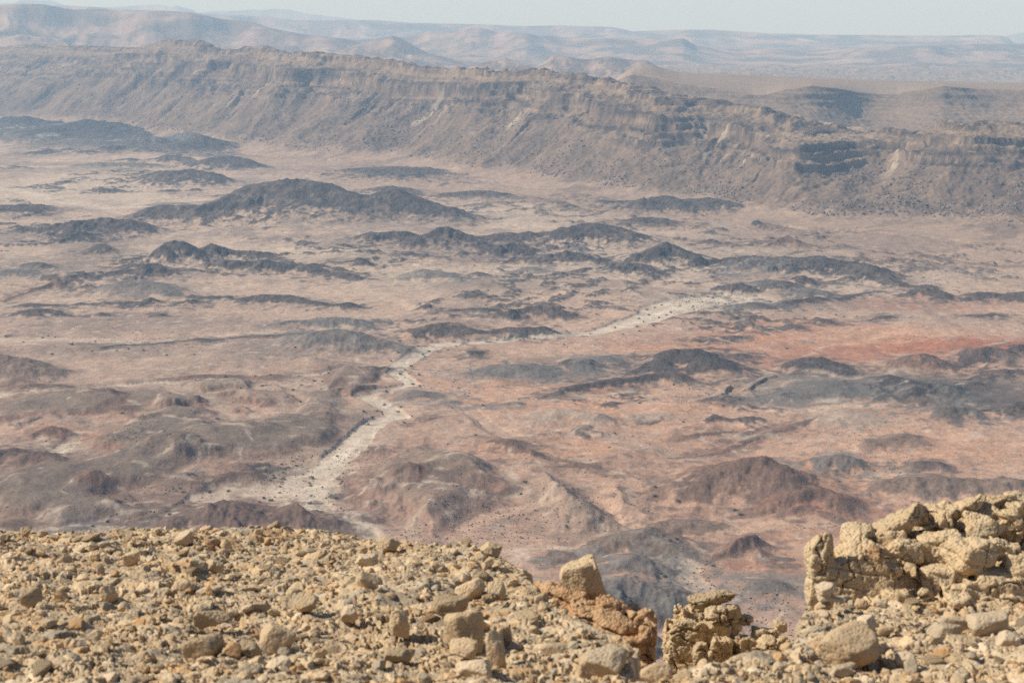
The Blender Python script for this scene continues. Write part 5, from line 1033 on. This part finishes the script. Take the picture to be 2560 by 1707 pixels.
# ------------------------------------------------------------------ bushes of the crater floor, boulders of the scree
def leaf_material():
    m = bpy.data.materials.new('bush_leaves'); m.use_nodes = True
    nt = m.node_tree; b = nt.nodes['Principled BSDF']; b.inputs['Roughness'].default_value = .8
    n = nt.nodes.new('ShaderNodeTexNoise'); n.inputs['Scale'].default_value = 1.3
    r = nt.nodes.new('ShaderNodeValToRGB'); r.color_ramp.elements[0].color = (.085, .095, .06, 1); r.color_ramp.elements[1].color = (.17, .17, .115, 1)
    tc = nt.nodes.new('ShaderNodeTexCoord'); nt.links.new(tc.outputs['Object'], n.inputs['Vector']); nt.links.new(n.outputs['Fac'], r.inputs['Fac']); nt.links.new(r.outputs['Color'], b.inputs['Base Color'])
    return m
LEAF = leaf_material()
def bush_mesh(seed, n=240):
    r = np.random.default_rng(seed)
    lobes = r.normal(0, .42, (6, 3))*np.array([1, 1, .35])+np.array([0, 0, .55]); rad = r.uniform(.35, .6, 6)
    k = r.integers(0, 6, n); d = r.normal(size=(n, 3)); d /= np.linalg.norm(d, axis=1)[:, None]
    c = lobes[k]+d*(rad[k]*r.uniform(.5, 1, n)**.5)[:, None]; c[:, 2] = np.maximum(c[:, 2], .06)
    s = r.uniform(.08, .19, n)
    e1 = r.normal(size=(n, 3)); e1 /= np.linalg.norm(e1, axis=1)[:, None]; e2 = np.cross(e1, r.normal(size=(n, 3))); e2 /= np.linalg.norm(e2, axis=1)[:, None]
    V = np.stack([c-e1*s[:, None], c+e2*s[:, None]*.8, c+e1*s[:, None], c-e2*s[:, None]*.8], 1).reshape(-1, 3)
    return np_mesh('bush', V, np.arange(n*4).reshape(-1, 4), LEAF, smooth=False)
BT = [bush_mesh(50+i) for i in range(6)]
PB = dict(E=[(535, 835), (605, 862), (565, 884), (578, 905), (350, 932), (415, 1018), (445, 992), (490, 967), (540, 1018), (500, 1087), (545, 1108), (310, 1167), (305, 1224), (400, 1272), (440, 1366), (255, 1288), (190, 1362), (220, 1322), (160, 1305), (90, 1405), (780, 797), (1125, 773), (1230, 785), (1330, 782), (1465, 752), (1555, 727), (1880, 700), (1710, 742), (2045, 738), (2035, 705), (2140, 702), (1940, 760), (1530, 817), (1755, 602), (1650, 577), (2155, 563), (2110, 613), (2095, 578), (2045, 638), (2075, 660), (2200, 548), (2320, 552), (2230, 617), (2265, 597), (2180, 632), (2015, 592), (1000, 567), (790, 834), (740, 856), (400, 888), (410, 788), (930, 1463), (1880, 1447), (980, 1245), (1600, 1212), (2050, 1222), (2280, 1080)],
 F=[(620, 523), (225, 497), (190, 492), (140, 402), (370, 522), (20, 680), (1065, 624), (1120, 632), (1210, 632), (730, 846), (90, 555), (60, 520), (240, 560), (310, 545), (20, 1365)],
 D=[(650, 803), (330, 768), (290, 776), (40, 773), (160, 806), (485, 836), (360, 892), (880, 864), (800, 872), (2150, 1078), (2190, 1026), (1855, 1048), (1545, 1058), (1750, 1046), (2055, 1232), (2250, 1053), (1790, 1110), (2000, 1155), (2080, 1252), (1490, 1342), (1840, 1367), (1920, 1312), (630, 868), (980, 870), (1140, 888), (1330, 915), (2020, 870), (835, 1310)],
 G=[(2120, 175), (2275, 318), (2105, 348), (1190, 478), (1150, 432), (1280, 188), (1310, 184), (1920, 184), (2110, 228), (1835, 327), (1550, 263), (1425, 267), (1835, 192), (1250, 282), (1790, 312), (1765, 347), (730, 468), (630, 497), (2290, 18), (1915, 95), (2010, 95)],
 I=[(1250, 230), (2140, 243), (2140, 274), (2297, 310), (2200, 858), (2180, 845), (2150, 862), (2240, 662), (2290, 640), (1225, 290)], J=[(370, 380), (410, 402), (1080, 207)])
bp_ = []
for kx_, pts in PB.items():
    P = px(kx_, pts); a, b = ground_point(P[:, 0], P[:, 1]); bp_ += [(x, y, 1.15+.5*rng.random(), 0) for x, y in zip(a, b)]
def density_points(n, seed, fn, v0=500, v1=1620):
    r = np.random.default_rng(seed); res = []
    while len(res) < n:
        u = r.uniform(-60, 2620, 4000); v = v0+(v1-v0)*r.random(4000)
        x, y = ground_point(u, v); w_ = fn(u, v, x, y)
        k = r.random(4000) < w_
        res += list(zip(x[k], y[k]))
    return res[:n]
def at_grid(A, x, y):
    i = np.clip(np.searchsorted(YR, y)-1, 0, Rf-1); j = np.clip(np.searchsorted(TC, x/y)-1, 0, NC-1); return A[i, j]
WB = np.exp(-((WASHK-.35)/.3)**2)*(WASHK > .03)
FLATK = flat
def g2(u, v, cu, cv, ru, rv): return np.exp(-((u-cu)/ru)**2-((v-cv)/rv)**2)
def bush_density(u, v, x, y):
    w_ = at_grid(WB, x, y)*.8+.9*g2(u, v, 1790, 755, 150, 26)+.35*g2(u, v, 2280, 690, 260, 30)+.3*g2(u, v, 900, 655, 320, 24)+.25*g2(u, v, 120, 470, 200, 30)+.4*g2(u, v, 1690, 1395, 60, 36)+.25*g2(u, v, 690, 1000, 90, 50)+.25*g2(u, v, 1900, 635, 200, 14)+.4*g2(u, v, 600, 1225, 160, 26)+.35*g2(u, v, 700, 1180, 90, 30)
    return w_*at_grid(FLATK, x, y)*np.clip(perlin(x/60, y/90, 909)*1.2+.5, 0, 1)*.5
n_more = 300-len(bp_)
bp_ += [(x, y, .55+.7*rng.random()**1.5, 1) for x, y in density_points(n_more, 5, bush_density, 560)]
for i, (x, y, s0, kind) in enumerate(bp_):
    if abs(x/y) > .45: continue
    o = link('bush', BT[i % 6]); o.location = (x, y, float(terrain_z(x, y))-.1)
    o.scale = (s0*rng.uniform(.85, 1.3), s0*rng.uniform(.85, 1.3), s0*rng.uniform(.75, 1.05)); o.rotation_euler = (0, 0, rng.uniform(0, 6.28))
    if kind == 0: tag(o, 'dark green bush several paces wide on pale desert ground', 'bush', 'large dark bushes of the crater floor')
    else: tag(o, 'small grey green bush on the sandy bed or its banks', 'bush', 'small bushes of the riverbeds')
# the countless small tufts
def tuft_density(u, v, x, y):
    return np.clip(bush_density(u, v, x, y)*1.6+at_grid(FLATK, x, y)*(.006+.15*np.clip(perlin(x/110, y/150, 911)*2-.35, 0, 1)), 0, 1)
pts = np.array(density_points(6500, 9, tuft_density, 470))
pts = pts[np.abs(pts[:, 0]/pts[:, 1]) < .45]
zz = terrain_z(pts[:, 0], pts[:, 1])
sz = .32+.6*np.random.default_rng(3).random(len(pts))**2
M_TUFT = bpy.data.materials.new('dry_tufts'); M_TUFT.use_nodes = True
_nt = M_TUFT.node_tree; _a = _nt.nodes.new('ShaderNodeAttribute'); _a.attribute_name = 'soil'; _nt.links.new(_a.outputs['Color'], _nt.nodes['Principled BSDF'].inputs['Base Color']); _nt.nodes['Principled BSDF'].inputs['Roughness'].default_value = .9
tt_ = np.where(rng.random((len(pts), 1)) < .6, np.array([[.14, .125, .08]]), np.array([[.20, .155, .08]]))*rng.uniform(.7, 1.2, (len(pts), 1))
tag(merged_rocks('desert_scrub', np.stack([pts[:, 0], pts[:, 1], zz+.1], -1), sz, np.full(len(pts), .7), 61, 1, M_TUFT, tt_, tilt=.2), 'scattered dry tufts and low scrub dotting the crater floor', 'scrub', kind='stuff')
# scree boulders on the escarpment
r = np.random.default_rng(21)
k = (zr > .08) & (zr < .56) & (tt < .8) & (np.abs(xr/yr) < .36)
w_ = (k*np.clip(perlin(S_/150, T_/120, 334)+.25, 0, 1)).ravel(); w_ = w_/w_.sum()
ii = r.choice(w_.size, 5200, p=w_)
bx_, by_ = xr.ravel()[ii]+r.normal(0, 2, 5200), yr.ravel()[ii]+r.normal(0, 3, 5200)
bs = .9+2.6*r.random(5200)**3
tt_ = np.array([[.13, .105, .088]])*r.uniform(.6, 1.7, (5200, 1))
tag(merged_rocks('scree_boulders', np.stack([bx_, by_, terrain_z(bx_, by_)+bs*.2], -1), bs, np.full(5200, .75), 71, 1, M_TUFT, tt_), 'countless fallen boulders strewn over the scree of the escarpment', 'scree', kind='stuff')
# ------------------------------------------------------------------ sun, sky, haze, camera
AZ, EL = -87.0, 42.0            # sun: to the side and a little beyond, degrees from the view direction
S = Vector((sin(radians(AZ))*cos(radians(EL)), cos(radians(AZ))*cos(radians(EL)), sin(radians(EL))))
ld = bpy.data.lights.new('sun', 'SUN'); ld.energy = 5.0; ld.angle = radians(.53); ld.color = (1, .945, .86)
sun = bpy.data.objects.new('sun', ld); COL.objects.link(sun); sun.rotation_euler = S.to_track_quat('Z', 'Y').to_euler(); sun.location = (-300, 100, 900)
w = bpy.data.worlds.new('World'); SC.world = w; w.use_nodes = True
nt = w.node_tree; bg = nt.nodes['Background']
sky = nt.nodes.new('ShaderNodeTexSky'); sky.sky_type = 'NISHITA'; sky.sun_disc = False
sky.sun_elevation = radians(EL); sky.sun_rotation = radians(AZ); sky.altitude = 3000; sky.air_density = .95; sky.dust_density = 2.0; sky.ozone_density = .6
nt.links.new(sky.outputs['Color'], bg.inputs['Color']); bg.inputs['Strength'].default_value = .10
# air: one even box of pale haze
hz = bpy.data.materials.new('haze'); hz.use_nodes = True
nt = hz.node_tree; nt.nodes.clear()
om = nt.nodes.new('ShaderNodeOutputMaterial'); pv = nt.nodes.new('ShaderNodeVolumePrincipled')
pv.inputs['Color'].default_value = (.48, .72, 1.0, 1); pv.inputs['Absorption Color'].default_value = (.76, .96, 1, 1); pv.inputs['Density'].default_value = 9.6e-5; pv.inputs['Anisotropy'].default_value = .0
nt.links.new(pv.outputs['Volume'], om.inputs['Volume'])
zt = float(max(Z.max(), 305)+6); zb_ = float(Z.min()-1); xl = float(np.abs(X).max()+200); yl = float(Y.max()+300)
v = np.array([(sx*xl, yy, zz) for zz in (zb_, zt) for yy in (-60, yl) for sx in (-1, 1)])
fc = np.array([(0, 2, 3, 1), (4, 5, 7, 6), (0, 1, 5, 4), (2, 6, 7, 3), (0, 4, 6, 2), (1, 3, 7, 5)])
tag(link('haze', np_mesh('haze', v, fc, hz, smooth=False)), 'thin pale blue haze filling the air of the whole valley', 'haze', kind='stuff')

cd = bpy.data.cameras.new('camera'); cam = bpy.data.objects.new('camera', cd); COL.objects.link(cam)
cam.location = (0, 0, H); cam.rotation_euler = (radians(90)-PITCH, 0, 0)
cd.sensor_width = 36; cd.lens = 18/tan(radians(HF)); cd.clip_start = .1; cd.clip_end = 120000
cd.dof.use_dof = True; cd.dof.focus_distance = 900; cd.dof.aperture_fstop = cd.lens/1000/.014
SC.camera = cam
SC.view_settings.view_transform = 'Standard'; SC.view_settings.look = 'None'; SC.view_settings.exposure = .2; SC.view_settings.gamma = 1
SC.cycles.volume_bounces = 1; SC.cycles.max_bounces = 5; SC.cycles.diffuse_bounces = 3
SC.cycles.use_adaptive_sampling = False
SC.cycles.use_denoising = False
try: SC.cycles.denoiser = 'OPENIMAGEDENOISE'
except Exception: pass
